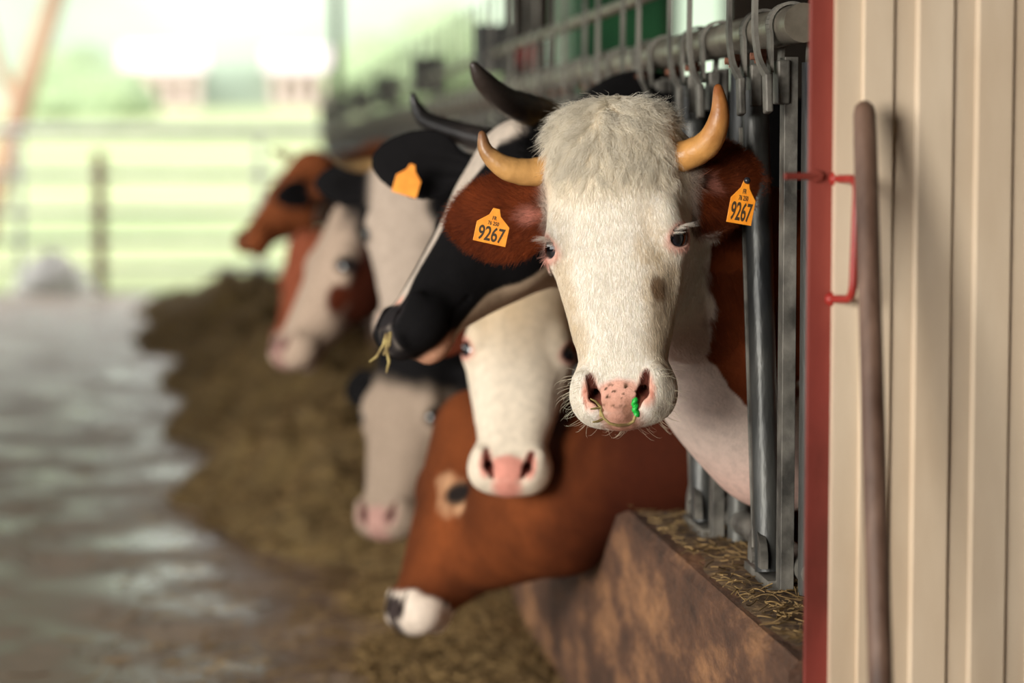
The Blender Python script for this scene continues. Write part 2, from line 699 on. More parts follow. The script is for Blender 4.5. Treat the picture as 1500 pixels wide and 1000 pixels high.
# cream sheet wall to the right of the barrier end: ribbed profile
WY = 3.26
prof = []
x = .836
pitch = .0850
prof = [(x, WY), (x + .035, WY), (x + .0375, WY - .006)]
gx0 = .917
k = 0
while gx0 + k * pitch < 2.9:
    a = gx0 + k * pitch
    prof += [(a - .004, WY - .006), (a, WY + .001), (a + .029, WY + .001), (a + .034, WY - .006)]
    k += 1
prof += [(2.95, WY - .006)]
back = [(2.95, WY + .03), (.836, WY + .03)]
struct(MB().prism(prof + back, 0, 2.6, 'xy').build('wall_right', M_sheet, smooth=False))

# ---------------------------------------------------------------- red end post with its latch
PY = 3.285
root = empty('gate_post', (.81, PY, 0))
tag(root, 'red painted flat steel post at the end of the barrier, beside the cream wall', 'post')
PX = at(1205, 500, PY).x
MB().box((PX, PY, 1.3), (.046, .010, 2.6), bev=.002).box((PX + .019, PY + .02, 1.3), (.007, .035, 2.6), bev=.001).build('upright', M_red, root, smooth=False)
p0, p1, p2, p3 = at(1224, 262, PY - .012), at(1256, 262, PY - .09), at(1249, 438, PY - .09), at(1218, 438, PY - .012)
def rounded(pts, r, n=5):
    out = [pts[0]]
    for a, b, c in zip(pts[:-2], pts[1:-1], pts[2:]):
        u, v = (a - b).normalized(), (c - b).normalized()
        for i in range(n + 1):
            t = i / n
            out.append((b + u * r) * (1 - t) ** 2 + b * 2 * t * (1 - t) + (b + v * r) * t ** 2)
    out.append(pts[-1])
    return out
MB().tube(rounded([p0, p1, p2, p3], .022), .0058, 14).sphere(tuple(p0), .010, 12).sphere(tuple(p3), .010, 12).build('latch_handle', M_redb, root)
MB().tube([at(1150, 258, PY - .02), at(1200, 258, PY - .010)], .005, 10).sphere(tuple(at(1196, 258, PY - .010)), .009, 12, (1.3, .6, 1)).build('latch_pin', M_red, root)

# ---------------------------------------------------------------- wooden handle leaning on the wall
root = tag(empty('tool_handle', (1.0, 3.40, 0)), 'round worn brown wooden tool handle leaning against the cream wall', 'tool handle')
T, Bt = at(1266, 150, 3.20), at(1290, 1000, 2.93)
dv = (Bt - T)
Bt = T + dv * (T.z / -dv.z)
ts = [0, .004, .012, .05, .2, .5, .8, 1]
rs = [.007, .0128, .0152, .0160, .0154, .0158, .0160, .016]
MB().tube([T + (Bt - T) * t for t in ts], rs, 24).build('shaft', M_wood, root, angle=60)
bl = MB().box((Bt.x, Bt.y - .0, .02), (.34, .03, .035), bev=.006)
bl.build('scraper_head', M_wood, root, smooth=False)

# ---------------------------------------------------------------- feed barrier
BX, PIT, NS = .90, .55, 34
bar = tag(empty('feed_barrier', (BX, 3.8, .576)), 'long grey galvanised steel headlock feed barrier standing on the concrete kerb', 'feed barrier')
Y0, Y1 = 3.72, YB - .6
PZ = CAM_H + .205
MB().tube([(BX, Y0, PZ), (BX, Y1, PZ)], .031, 24).build('top_pipe', M_pipe, bar, angle=60)
MB().tube([(BX - .02, Y0 + .35, PZ + .125), (BX - .02, Y1, PZ + .125)], .014, 14).build('locking_rod', M_pipe, bar, angle=60)
MB().tube([(BX + .035, Y0, .62), (BX + .035, Y1, .62)], .024, 16).build('bottom_pipe', M_galv, bar, angle=60)

def unit_parts(y, first=False):
    """one headlock bay, its posts around y (the near side of the bay)"""
    P = []
    x = BX
    zb, zt = .585, PZ
    # fixed upright: flat bar and tube behind
    o = MB().bar((x, y - .075, zb), (x, y - .075, PZ - .05), .034, .022).build('upright', M_galv, bar, smooth=False); P.append(o)
    o2 = MB().tube([(x + .03, y - .13, zb), (x + .03, y - .125, PZ - .06)], .021, 14).build('tube_upright', M_tube, bar, angle=60); P.append(o2)
    # locking bar: leaning tube with a flat strip down its far edge and a rubber end
    tA, tB = Vector((x - .01, y + .13, PZ - .10)), Vector((x - .01, y + .0, zb + .015))
    o3 = MB().tube([tB, tA], .0225, 18).build('locking_bar', M_tube, bar, angle=60); P.append(o3)
    MB().bar(tB + Vector((-.012, .026, .02)), tA + Vector((-.012, .026, -.06)), .006, .020).build('edge_strip', M_galv, o3, smooth=False)
    MB().bar(tB + Vector((-.006, .037, -.015)), tA + Vector((-.006, .040, -.28)), .012, .014, bev=.003).build('rubber_edge', M_rubber, o3, smooth=False)
    # collars round the pipe with hanging plates and rusty bolts
    for yy in (y + .12, y - .08):
        mb = MB()
        ring = [(x + .036 * math.cos(a), yy, PZ + .036 * math.sin(a)) for a in np.linspace(-.3, 3.45, 18)]
        ring = [(x - .032, yy, PZ - .075)] + [(x + .0355 * math.cos(a), yy, PZ + .0355 * math.sin(a)) for a in np.linspace(3.5, -.35, 20)] + [(x + .030, yy, PZ - .07)]
        for a, b in zip(ring[:-1], ring[1:]):
            mb.bar(a, b, .030, .005, bev=0)
        mb.bar((x - .014, yy, PZ - .055), (x - .014, yy, PZ - .125), .040, .020, bev=.003)
        c_ = mb.build('collar', M_galv, bar, smooth=False); P.append(c_)
        mb = MB()
        hexa = [(.013 * math.cos(i * math.pi / 3), .013 * math.sin(i * math.pi / 3)) for i in range(6)]
        mb.prism([(yy + .022 + a, PZ - .048 + b) for a, b in hexa], x - .052, x - .036, 'yz')
        mb.tube([(x - .06, yy + .022, PZ - .048), (x - .03, yy + .022, PZ - .048)], .006, 10)
        mb.build('bolt', M_rust, c_, smooth=False)
    # lever hook in front of the pipe
    for dy, kx in ((.10, 0), (-.10, .02)):
        Lp = [(x - .050, y + dy + .055, PZ + .30), (x - .052, y + dy + .045, PZ + .10), (x - .055, y + dy + .035, PZ - .01), (x - .052, y + dy + .02, PZ - .055),
              (x - .045, y + dy - .018, PZ - .085)]
        mb = MB()
        pts = rounded([Vector(p) for p in Lp], .02, 4)
        for a, b in zip(pts[:-1], pts[1:]):
            mb.bar(a, b + (b - a) * .12, .020, .007, bev=0)
        a = pts[-1]
        mb.bar(a + Vector((0, .004, .006)), a + Vector((0, -.006, -.055)), .026, .012, bev=.003)
        P.append(mb.build('lever', M_galv, bar, smooth=False))
    # stop plate
    mb = MB().prism([(y + .155, PZ - .05), (y + .235, PZ - .035), (y + .25, PZ - .12), (y + .22, PZ - .21), (y + .165, PZ - .20)], x + .004, x + .010, 'yz')
    P.append(mb.build('stop_plate', M_galv, bar, smooth=False))
    # pivot knuckle at the foot
    mb = MB()
    prof = [(y + .02 + .052 * math.cos(a), zb + .035 + .052 * math.sin(a)) for a in np.linspace(-.2, math.pi + .2, 14)]
    mb.prism(prof, x - .03, x - .018, 'yz')
    mb.tube([(x - .036, y + .02, zb + .04), (x - .012, y + .02, zb + .04)], .013, 12)
    mb.bar((x - .01, y - .06, zb), (x - .01, y + .12, zb + .004), .03, .02, up=(1, 0, 0))
    P.append(mb.build('pivot_foot', M_galv, bar, smooth=False))
    return P
PROTO = unit_parts(3.89)
for k in range(1, 33):
    for o in PROTO:
        c = o.copy(); COL.objects.link(c)
        c.location = o.location + Vector((0, PIT * k, 0))
        for ch in o.children:
            d = ch.copy(); COL.objects.link(d); d.parent = c
for k in range(6):
    y = 8.07 + 2.66 * k
    c_ = MB().box((BX + .05, y, .9), (.06, .06, 1.3)).build('support_post', M_tube, bar, smooth=False)
    MB().box((BX + .0, y, PZ + .145), (.135, .12, .16), bev=.004).build('post_cap', M_rubber, c_, smooth=False)
# ---------------------------------------------------------------- beyond the barn
M_rail = mat('pale_rail', srgb(176, 180, 182), rough=.4, metal=.3, col2=srgb(206, 208, 208), nscale=5)
M_rustpost = mat('rusty_post', srgb(96, 56, 44), rough=.8, col2=srgb(140, 92, 72), nscale=6)
M_leaf = mat('foliage', srgb(104, 122, 92), rough=.9, col2=srgb(140, 156, 122), nscale=3)
M_bark = mat('bark', srgb(124, 98, 80), rough=.9, col2=srgb(150, 124, 104), nscale=5, stretch=(1, 1, .3), bump=.5, bscale=20)
M_white = mat('white_sheet', srgb(232, 230, 226), rough=.6)
M_bwall = mat('farm_wall', srgb(170, 152, 146), rough=.9, col2=srgb(186, 172, 164), nscale=1)
M_broof = mat('farm_roof', srgb(186, 176, 176), rough=.5)

GY = YB + .9
g = tag(empty('field_gate', (-.6, GY, 0)), 'pale tubular steel gate of horizontal rails across the barn end', 'gate')
xa, xb = at(-130, 300, GY).x, at(760, 300, GY).x
for py, r in ((192, .052), (256, .034), (311, .034), (352, .030), (392, .028)):
    z = at(300, py, GY).z
    MB().tube([(xa, GY, z), (xb, GY, z)], r, 12).build('rail', M_rail, g)
for px in (28, 380, 600):
    p = at(px, 300, GY)
    MB().tube([(p.x, GY + .06, 0), (p.x, GY + .06, at(px, 205, GY).z)], .035, 12).build('upright', M_rail, g)
p = at(146, 300, GY - .15)
tag(MB().tube([(p.x, GY - .15, -.02), (p.x, GY - .15, at(146, 222, GY - .15).z)], .055, 14).build('fence_post', M_rustpost), 'rust brown round post standing in front of the pale gate', 'post')
p = at(493, 100, YB - .3)
tag(MB().box((p.x, p.y, 2.6), (.085, .085, 5.2), bev=.005).build('barn_column', M_dark, smooth=False), 'dark steel column holding the barn roof at its far end', 'column')

# white sheet-covered heap
c0 = at(76, 424, 23.2)
vs, fs = [], []
NR, NA = 10, 32
for i in range(NR + 1):
    t = i / NR
    for j in range(NA):
        a = 2 * math.pi * j / NA
        r = t * (1 + .10 * math.sin(3 * a + 1) + .05 * math.sin(7 * a))
        h = .37 * math.cos(t * math.pi / 2) ** .8 * (1 + .12 * math.sin(a * 2 + 5 * t))
        vs.append((c0.x + .40 * r * math.cos(a), 23.05 + .30 * r * math.sin(a), h - .02))
for i in range(NR):
    for j in range(NA):
        a, b = i * NA + j, i * NA + (j + 1) % NA
        fs.append((a, b, b + NA, a + NA))
tag(link('covered_heap', mesh_from('covered_heap', vs, fs), M_white, smooth=True), 'rounded heap under a white sheet on the ground at the far left', 'heap')


def rise(y):
    return max(0, (y - 27)) * .0322


def farm(px0, px1, pyb, pyw, pyr, y, label):
    r = tag(empty('farm_building', (at((px0 + px1) / 2, pyb, y))), label, 'building')
    a, b = at(px0, pyb, y), at(px1, pyb, y)
    z0, zw, zr = a.z - 1.2, at(px0, pyw, y).z, at(px0, pyr, y).z
    cx, w = (a.x + b.x) / 2, b.x - a.x
    MB().box((cx, y + 3, (z0 + zw) / 2), (w, 6, zw - z0)).build('wall', M_bwall, r, smooth=False)
    MB().prism([(y - .5, zw - .1), (y + 3, zr + .05), (y + 6.5, zw - .1), (y + 6.5, zw), (y + 3, zr + .15), (y - .5, zw)], cx - w / 2 - .4, cx + w / 2 + .4).build('roof', M_broof, r, smooth=False)
    for k in (.2, .5, .8):
        MB().box((a.x + w * k, y - .02, (z0 + 1.2 + zw) / 2), (w * .12, .06, (zw - z0 - 1.2) * .6)).build('door_panel', M_dark, r, smooth=False)


farm(186, 292, 163, 102, 66, 148, 'long low farm building with a white roof beyond the pasture, left one')
farm(308, 376, 160, 103, 68, 166, 'small farm shed with a white roof between the two other white roofs')
farm(398, 478, 158, 103, 70, 150, 'farm building with a white roof just left of the dark column')


def crown(c, r, seed, name, parent, flat=.8):
    bm = bmesh.new()
    bmesh.ops.create_icosphere(bm, subdivisions=4, radius=1)
    P = np.array([v.co[:] for v in bm.verts])
    n = fbm(P * 2.2 + seed * 7.1, 4)
    for v, k in zip(bm.verts, n):
        v.co = Vector(c) + Vector((v.co.x, v.co.y, v.co.z * flat)) * r * (.62 + .75 * k)
    me = bpy.data.meshes.new(name)
    bm.to_mesh(me); bm.free()
    return link(name, me, M_leaf, parent, True)


LAB = ['pale green bush behind the leaning trunk', 'bush left of the long white-roofed building', 'tree beside the middle farm shed', 'round tree right of the dark column',
       'tree on the slope above the farm roofs', 'tall tree at the top left of the view', 'tree far right beyond the barrier']
for i, (px, py, r, y) in enumerate(((105, 150, 3.2, 130), (165, 150, 2.4, 128), (388, 120, 2.2, 170), (560, 120, 3.5, 140), (300, 35, 5.0, 190), (120, 20, 6, 200), (660, 90, 4.0, 150))):
    c = at(px, py, y)
    t = tag(empty('tree', (c.x, y, rise(y))), LAB[i], 'tree', 'trees beyond the pasture')
    crown(c, r, i + 1, 'foliage', t)
    MB().tube([(c.x, y, rise(y) - .1), (c.x, y, c.z)], [.35, .2], 8).build('trunk', M_bark, t)
# leaning trunk, nearer
t = tag(empty('leaning_tree', tuple(at(-4, 250, 31))), 'brown leaning tree trunk at the left edge beyond the gate', 'tree')
a, b, c = at(-22, 330, 31), at(28, 160, 31), at(92, -40, 31)
MB().tube([(a.x, 31, -.1), a, b, c, at(120, -160, 31)], [.20, .17, .15, .11, .07], 12).build('trunk', M_bark, t)
MB().tube([b, at(-5, 90, 31.4), at(-40, -60, 31.6)], [.09, .07, .04], 10).build('branch', M_bark, t)
crown(at(60, -190, 31.5), 1.1, 31, 'foliage', t)

# things inside the far side of the barn, above the barrier
a = at(905, 5, 16)
gm = tag(empty('feed_mixer', (a.x, 16, 0)), 'green painted feed machine showing above the barrier', 'machine')
M_green = mat('green_paint', srgb(30, 84, 52), rough=.5, col2=srgb(46, 110, 66), nscale=4)
MB().box((a.x - .02, 16.2, a.z - .48), (.66, .9, 1.4), bev=.05).build('hopper', M_green, gm, smooth=False)
MB().box((a.x - .02, 16.2, (a.z - 1.18 + .45) / 2), (.6, .6, a.z - 1.18 - .40), bev=.02).build('chassis', M_rubber, gm, smooth=False)
for dx in (-.34, .30):
    for dy in (-.38, .38):
        MB().tube([(a.x + dx, 16.2 + dy - .08, .30), (a.x + dx, 16.2 + dy + .08, .30)], .30, 28).build('wheel', M_rubber, gm, angle=50)
p = at(775, 75, 15)
r = tag(empty('hanging_bucket', tuple(p)), 'small red bucket hanging above the barrier', 'bucket')
MB().tube([p + Vector((0, 0, -.09)), p + Vector((0, 0, .06))], [.055, .075], 16).build('pail', mat('red_plastic', srgb(150, 16, 20), rough=.4), r)
MB().tube([p + Vector((-.07, 0, .05)), p + Vector((-.04, 0, .14)), p + Vector((0, 0, .17)), p + Vector((.04, 0, .14)), p + Vector((.07, 0, .05))], .004, 8).tube([p + Vector((0, 0, .17)), p + Vector((0, 0, 2.75))], .004, 6).build('handle', M_galv, r)

# ---------------------------------------------------------------- hay
M_hay = mat('hay', srgb(78, 62, 36), rough=.95, col2=srgb(128, 106, 64), nscale=22, detail=9, bump=1.0, bscale=50, ramp=(.3, .7))
M_straw = mat('straw', rough=.7, spec=.3, attr='tint')


def hay_h(x, y):
    P = np.stack([x * 2.2, y * 2.2, 0 * x], -1)
    n = fbm(P, 4)
    lump = fbm(P * 2.5 + 9, 3)
    h = np.zeros_like(x)
    for cx, cy, rx, ry, hh in ((.42, 8.7, .50, 1.0, .36), (.42, 11.2, .60, 1.15, .46), (.40, 13.9, .66, 1.4, .40), (.34, 16.8, .78, 1.6, .36), (.20, 19.8, .86, 1.6, .30),
                               (.66, 7.0, .30, .9, .12), (.62, 6.0, .32, .7, .06)):
        d = np.sqrt(((x - cx) / rx) ** 2 + ((y - cy) / ry) ** 2) + (n - .5) * .9
        h = np.maximum(h, hh * np.clip(1.1 - d, 0, 1) ** .7)
    return h * (.35 + 1.2 * lump) - .012


hx = np.linspace(-.75, .785, 110); hy = np.concatenate([np.arange(5.0, 12, .018), np.arange(12, 21.5, .05)])
X, Y = np.meshgrid(hx, hy)
Z = hay_h(X, Y)
V = np.stack([X, Y, Z], -1).reshape(-1, 3)
n0, n1 = len(hx), len(hy)
I = (np.arange(n1 - 1)[:, None] * n0 + np.arange(n0 - 1)[None]).ravel()
Q = np.stack([I, I + 1, I + n0 + 1, I + n0], -1)
keep = (V[Q][:, :, 2] > -.011).any(1)
Q = Q[keep]
us = np.unique(Q); mp_ = -np.ones(len(V), int); mp_[us] = np.arange(len(us))
hay = link('hay', np_mesh('hay', V[us], mp_[Q]), M_hay)
tag(hay, 'brown-green heaped hay along the alley floor in front of the cattle', 'hay', kind='stuff')


def strands(name, parent, P, L, rad, tilt=.5, cols=None, seg=4):
    N = len(P)
    a = RNG.uniform(0, 2 * math.pi, N)
    d = np.stack([np.cos(a), np.sin(a), RNG.normal(0, tilt, N)], -1)
    d /= np.linalg.norm(d, axis=1)[:, None]
    t = np.linspace(-.5, .5, seg)[None, :, None]
    bend = RNG.normal(0, .35, (N, 1, 3)) * (t ** 2 - .1)
    C = P[:, None, :] + (d[:, None, :] * t + bend) * L[:, None, None]
    C[..., 2] = np.maximum(C[..., 2], .002 if parent is hay else .577)
    cd = bpy.data.hair_curves.new(name)
    cd.add_curves([seg] * N)
    cd.attributes['position'].data.foreach_set('vector', C.astype(np.float32).ravel())
    ra = cd.attributes.new('radius', 'FLOAT', 'POINT') if 'radius' not in cd.attributes else cd.attributes['radius']
    ra.data.foreach_set('value', np.repeat(rad, seg).astype(np.float32))
    ca = cd.attributes.new('tint', 'FLOAT_COLOR', 'CURVE')
    k = RNG.uniform(0, 1, (N, 1))
    col = np.array(srgb(86, 64, 38)) * (1 - k) + np.array(srgb(172, 142, 94)) * k
    col = col * RNG.uniform(.5, 1.1, (N, 1))
    c4 = np.ones((N, 4), np.float32); c4[:, :3] = col
    ca.data.foreach_set('color', c4.ravel())
    cd.materials.append(M_straw)
    o = bpy.data.objects.new(name, cd)
    COL.objects.link(o); adopt(o, parent); o['kind'] = 'stuff'
    return o


N = 60000
y = 5.2 + 14 * RNG.uniform(0, 1, N) ** 1.6
x = RNG.uniform(-.8, .78, N)
z = hay_h(x, y)
k = (z > .0) | (RNG.uniform(0, 1, N) < np.where(y < 7.6, .10 * np.clip(x * 1.2 + .6, 0, 1), .02))
P = np.stack([x, y, np.maximum(z, 0) + .004], -1)[k]
strands('hay_strands', hay, P, RNG.uniform(.04, .13, len(P)), RNG.uniform(.0007, .0018, len(P)), .35)
# loose hay on top of the kerb
kx = np.linspace(.80, 1.01, 12); ky = np.arange(3.4, 9, .02)
X, Y = np.meshgrid(kx, ky)
Zk = .572 + .018 * fbm(np.stack([X * 9, Y * 6, X * 0], -1), 3) * np.clip((X - .79) / .06, 0, 1)
V = np.stack([X, Y, Zk], -1).reshape(-1, 3)
n0, n1 = len(kx), len(ky)
I = (np.arange(n1 - 1)[:, None] * n0 + np.arange(n0 - 1)[None]).ravel()
V[:, 0] = np.where(V[:, 1] < 3.64, np.minimum(V[:, 0], .90), V[:, 0])
M_dirt = mat('trampled_chaff', srgb(74, 56, 42), rough=1, col2=srgb(140, 112, 76), nscale=30, detail=10, bump=.8, bscale=60)
kh = tag(link('chaff', np_mesh('chaff', V, np.stack([I, I + 1, I + n0 + 1, I + n0], -1)), M_dirt), 'trampled brown chaff and straw on top of the kerb', 'hay', kind='stuff')
N = 1500
P = np.stack([RNG.uniform(.81, 1.0, N), 3.4 + 5 * RNG.uniform(0, 1, N) ** 1.5, np.full(N, .587)], -1)
P[:, 0] = np.where(P[:, 1] < 3.66, np.minimum(P[:, 0], .89), P[:, 0])
strands('straw_bits', kh, P, RNG.uniform(.01, .045, N), RNG.uniform(.0005, .0014, N), .2)
# ---------------------------------------------------------------- cattle
M_coat = mat('cow_coat', (.80, .80, .80), rough=.85, spec=.12, col2=(1, 1, 1), nscale=60, attr='coat', bump=.25, bscale=260,
             ramp=(.25, .6), stretch=(1, 1, 1))
M_eye = mat('cow_eye', (.004, .0035, .005), rough=.06, spec=.8, coat=1.0, attr='coat')
M_horn = mat('horn', (.80, .78, .75), rough=.38, spec=.5, col2=(1, 1, 1), nscale=45, attr='coat', bump=.12, bscale=120)
M_fur = mat('fur', rough=.7, spec=.2, attr='tint')
_n, _l = M_fur.node_tree.nodes, M_fur.node_tree.links
_tr = _n.new('ShaderNodeBsdfTranslucent'); _mx = _n.new('ShaderNodeMixShader'); _mx.inputs[0].default_value = .38
_l.new(_n['Attribute'].outputs['Color'], _tr.inputs['Color'])
_l.new(_n['Principled BSDF'].outputs[0], _mx.inputs[1]); _l.new(_tr.outputs[0], _mx.inputs[2]); _l.new(_mx.outputs[0], _n['Material Output'].inputs['Surface'])

WHITE = np.array(srgb(238, 230, 218))
CREAM = np.array(srgb(232, 216, 186))
PINK = np.array(srgb(226, 158, 140))
DPINK = np.array(srgb(190, 105, 95))
RUST = np.array(srgb(150, 72, 32))
DRUST = np.array(srgb(96, 40, 18))
BLACK = np.array((.005, .0045, .005))
GREYW = np.array(srgb(205, 190, 175))
DIRT = np.array(srgb(110, 78, 45))


def mixc(A, B, m):
    m = np.clip(m, 0, 1)[:, None]
    return A * (1 - m) + B * m


def step(x, a, b):
    t = np.clip((x - a) / (b - a), 0, 1)
    return t * t * (3 - 2 * t)


def blob(Q, c, r, P=None, n=0.0, f=60, soft=.35):
    """1 inside an ellipsoid patch with a ragged edge"""
    d = np.sqrt((((Q - np.array(c)) / np.array(r)) ** 2).sum(-1))
    if n:
        d = d + n * (fbm(Q * f) - .5)
    return 1 - step(d, 1 - soft, 1 + soft)


def face_features(q, col, pink=PINK, lids=PINK, dark=None, lidk=1.0):
    """bare nose pad, nostrils and eye lids"""
    M = q.copy(); M[:, 1] = np.abs(M[:, 1])
    pad = blob(M, (.455, 0, .0), (.030, .044, .026), soft=.22, n=.2, f=80)
    pad = np.maximum(pad, blob(M, (.444, .046, -.004), (.030, .014, .022), soft=.3))
    pad = np.maximum(pad, blob(M, (.478, 0, -.035), (.030, .037, .045), soft=.25))
    col = mixc(col, pink, pad)
    deep = np.minimum(np.minimum(caps(M, (.418, .047, .000), (.446, .041, -.004), .0050, .0085), caps(M, (.446, .041, -.004), (.472, .029, -.012), .0085, .0035)), caps(M, (.450, .040, -.006), (.428, .042, -.035), .011, .010))
    col = mixc(col, pink * np.array((.16, .08, .07)), 1 - step(deep, .0, .004))
    mouth = np.minimum(caps(M, (.500, .0, -.078), (.470, .045, -.076), .006, .006), caps(M, (.470, .045, -.076), (.41, .072, -.080), .006, .005))
    col = mixc(col, pink * .35, (1 - step(mouth, -.001, .004)) * .8)
    E = (M - EYE_C) @ EYE_R
    de = np.sqrt((E[:, 0] / .034 / lidk) ** 2 + (E[:, 1] / .027 / lidk) ** 2 + (np.minimum(E[:, 2], 0) / .04) ** 2)
    col = mixc(col, lids, (1 - step(de, .75, 1.15)) * .85)
    inner = np.sqrt((E[:, 0] / .0265) ** 2 + (E[:, 1] / .018) ** 2)
    col = mixc(col, BLACK * 1.5 if dark is None else dark, (1 - step(inner, .85, 1.05)) * (E[:, 2] > .0) * .9)
    return col


def ear_amount(E, q):
    a, b, c = E.loc(q)
    return step(a, -.005, .030) * (1 - step(np.abs(b), E.W * .55, E.W * .72)) * (1 - step(E.sdf(q), .012, .030)) * (a < E.L * 1.2)


def tag_shape(w=.045, h=.058):
    return [(-.5 * w, -.5 * h), (.5 * w, -.5 * h), (.5 * w, .05 * h), (.18 * w, .30 * h), (.10 * w, .5 * h),
            (-.10 * w, .5 * h), (-.18 * w, .30 * h), (-.5 * w, .05 * h)]


M_tag = mat('tag_orange', srgb(240, 142, 30), rough=.45, spec=.4, col2=srgb(252, 160, 46), nscale=60)
M_ink = mat('tag_ink', srgb(60, 45, 20), rough=.7)
M_pin = mat('tag_pin', (.02, .02, .025), rough=.3)


def ear_tag(parent, O, right, up, w, h, text=None, small=None, pin=None, sx=.66):
    """flat orange plastic tag with its own number, built where it hangs"""
    O = np.array(O); X = unit(right); Z = unit(np.array(up) - X * np.dot(up, X)); Nn = np.cross(X, Z)
    M4 = Matrix([[X[i], Z[i], Nn[i], O[i]] for i in range(3)] + [[0, 0, 0, 1]])
    mb = MB().prism(tag_shape(w, h), -.0008, .0008, 'xy')
    mb.v = [M4 @ v for v in mb.v]
    o = mb.build('ear_tag', M_tag, parent, smooth=False)
    o['label'] = 'orange plastic ear tag'
    bv = o.modifiers.new('bevel', 'BEVEL'); bv.width = .0006; bv.segments = 2

    def txt(s, size, y, name, sx=.8):
        cu = bpy.data.curves.new(name, 'FONT')
        cu.body = s; cu.size = size; cu.align_x = 'CENTER'; cu.align_y = 'CENTER'; cu.extrude = .0002
        cu.offset = size * .018
        t = bpy.data.objects.new(name, cu)
        COL.objects.link(t)
        bpy.context.view_layer.update()
        me = bpy.data.meshes.new_from_object(t)
        bpy.data.objects.remove(t)
        T = M4 @ Matrix.Translation((0, y, .0011)) @ Matrix.Diagonal((sx, 1, 1, 1))
        me.transform(T)
        link(name, me, M_ink, o)
    if text:
        txt(text, h * .56, -h * .25, 'tag_number', sx)
    if small:
        txt(small[0], h * .15, h * .22, 'country_code', sx + .1)
        txt(small[1], h * .15, h * .07, 'herd_code', sx + .1)
    if pin is not None:
        p = MB().sphere(tuple(M4 @ Vector((0, h * .47, .004))), pin, 12).build('tag_pin', M_pin, o)
    return o


def horn(parent, pose, pts, rads, c0, c1, cm=.5, label=None):
    """pts in head axes, smoothed into a tapering curved horn"""
    P = [Vector(pose.out(p)) for p in pts]
    n = 26
    out, rr = [], []
    m = len(P) - 1
    for i in range(n + 1):
        t = i / n * m
        k = min(int(t), m - 1); u = t - k
        p0, p1, p2, p3 = P[max(k - 1, 0)], P[k], P[k + 1], P[min(k + 2, m)]
        out.append(.5 * ((2 * p1) + (p2 - p0) * u + (2 * p0 - 5 * p1 + 4 * p2 - p3) * u * u + (3 * p1 - p0 - 3 * p2 + p3) * u ** 3))
        rr.append((rads[k] * (1 - u) + rads[min(k + 1, m)] * u) * pose.s)
    # round the tip off
    tip, d = out[-1], (out[-1] - out[-2]).normalized()
    for f_, r_ in ((.5, .85), (.85, .5), (1.0, .12)):
        out.append(tip + d * rr[n] * f_); rr.append(rr[n] * r_)
    # slight rings
    for i in range(2, n // 2):
        rr[i] *= 1 + .025 * math.sin(i * 2.1)
    mb = MB().tube([tuple(p) for p in out], rr, 20)
    o = mb.build('horn', M_horn, parent, angle=80)
    V = np.array([v.co[:] for v in o.data.vertices])
    A = np.array([p[:] for p in out])
    t = ((V[:, None, :] - A[None]) ** 2).sum(-1).argmin(1) / len(A)
    nz = fbm(V * 60)
    m_ = np.clip((t - cm) / .35 + (nz - .5) * 1.1 + .4, 0, 1)
    col = mixc(np.tile(np.array(c0), (len(V), 1)), np.array(c1), m_)
    attr_color(o.data, col)
    if label:
        o['label'] = label
    return o


def eyeballs(parent, pose, r=.0270, sides=(1, -1)):
    for sd in sides:
        q = EYE_C + EYE_N * .0025
        q = q * np.array((1, sd, 1))
        mb = MB().sphere((0, 0, 0), r * pose.s, 28)
        c = pose.out(q)
        mb.v = [v + Vector(c) for v in mb.v]
        o = mb.build('eye', M_eye, parent, angle=180)
        V = (np.array([v.co[:] for v in o.data.vertices]) - pose.out(q)) @ pose.R / pose.s
        nn = EYE_N * np.array((1, sd, 1))
        aa = EYE_A * np.array((1, sd, 1)); bb = EYE_B * np.array((1, sd, 1))
        off = V @ aa / r, V @ bb / r
        rad = np.sqrt((off[0] - .05) ** 2 + off[1] ** 2)
        col = np.tile(np.array((.006, .005, .006)), (len(V), 1))
        iris = step(rad, .60, .68)
        col = mixc(col, np.array((.022, .024, .034)), iris * .9)
        attr_color(o.data, col)


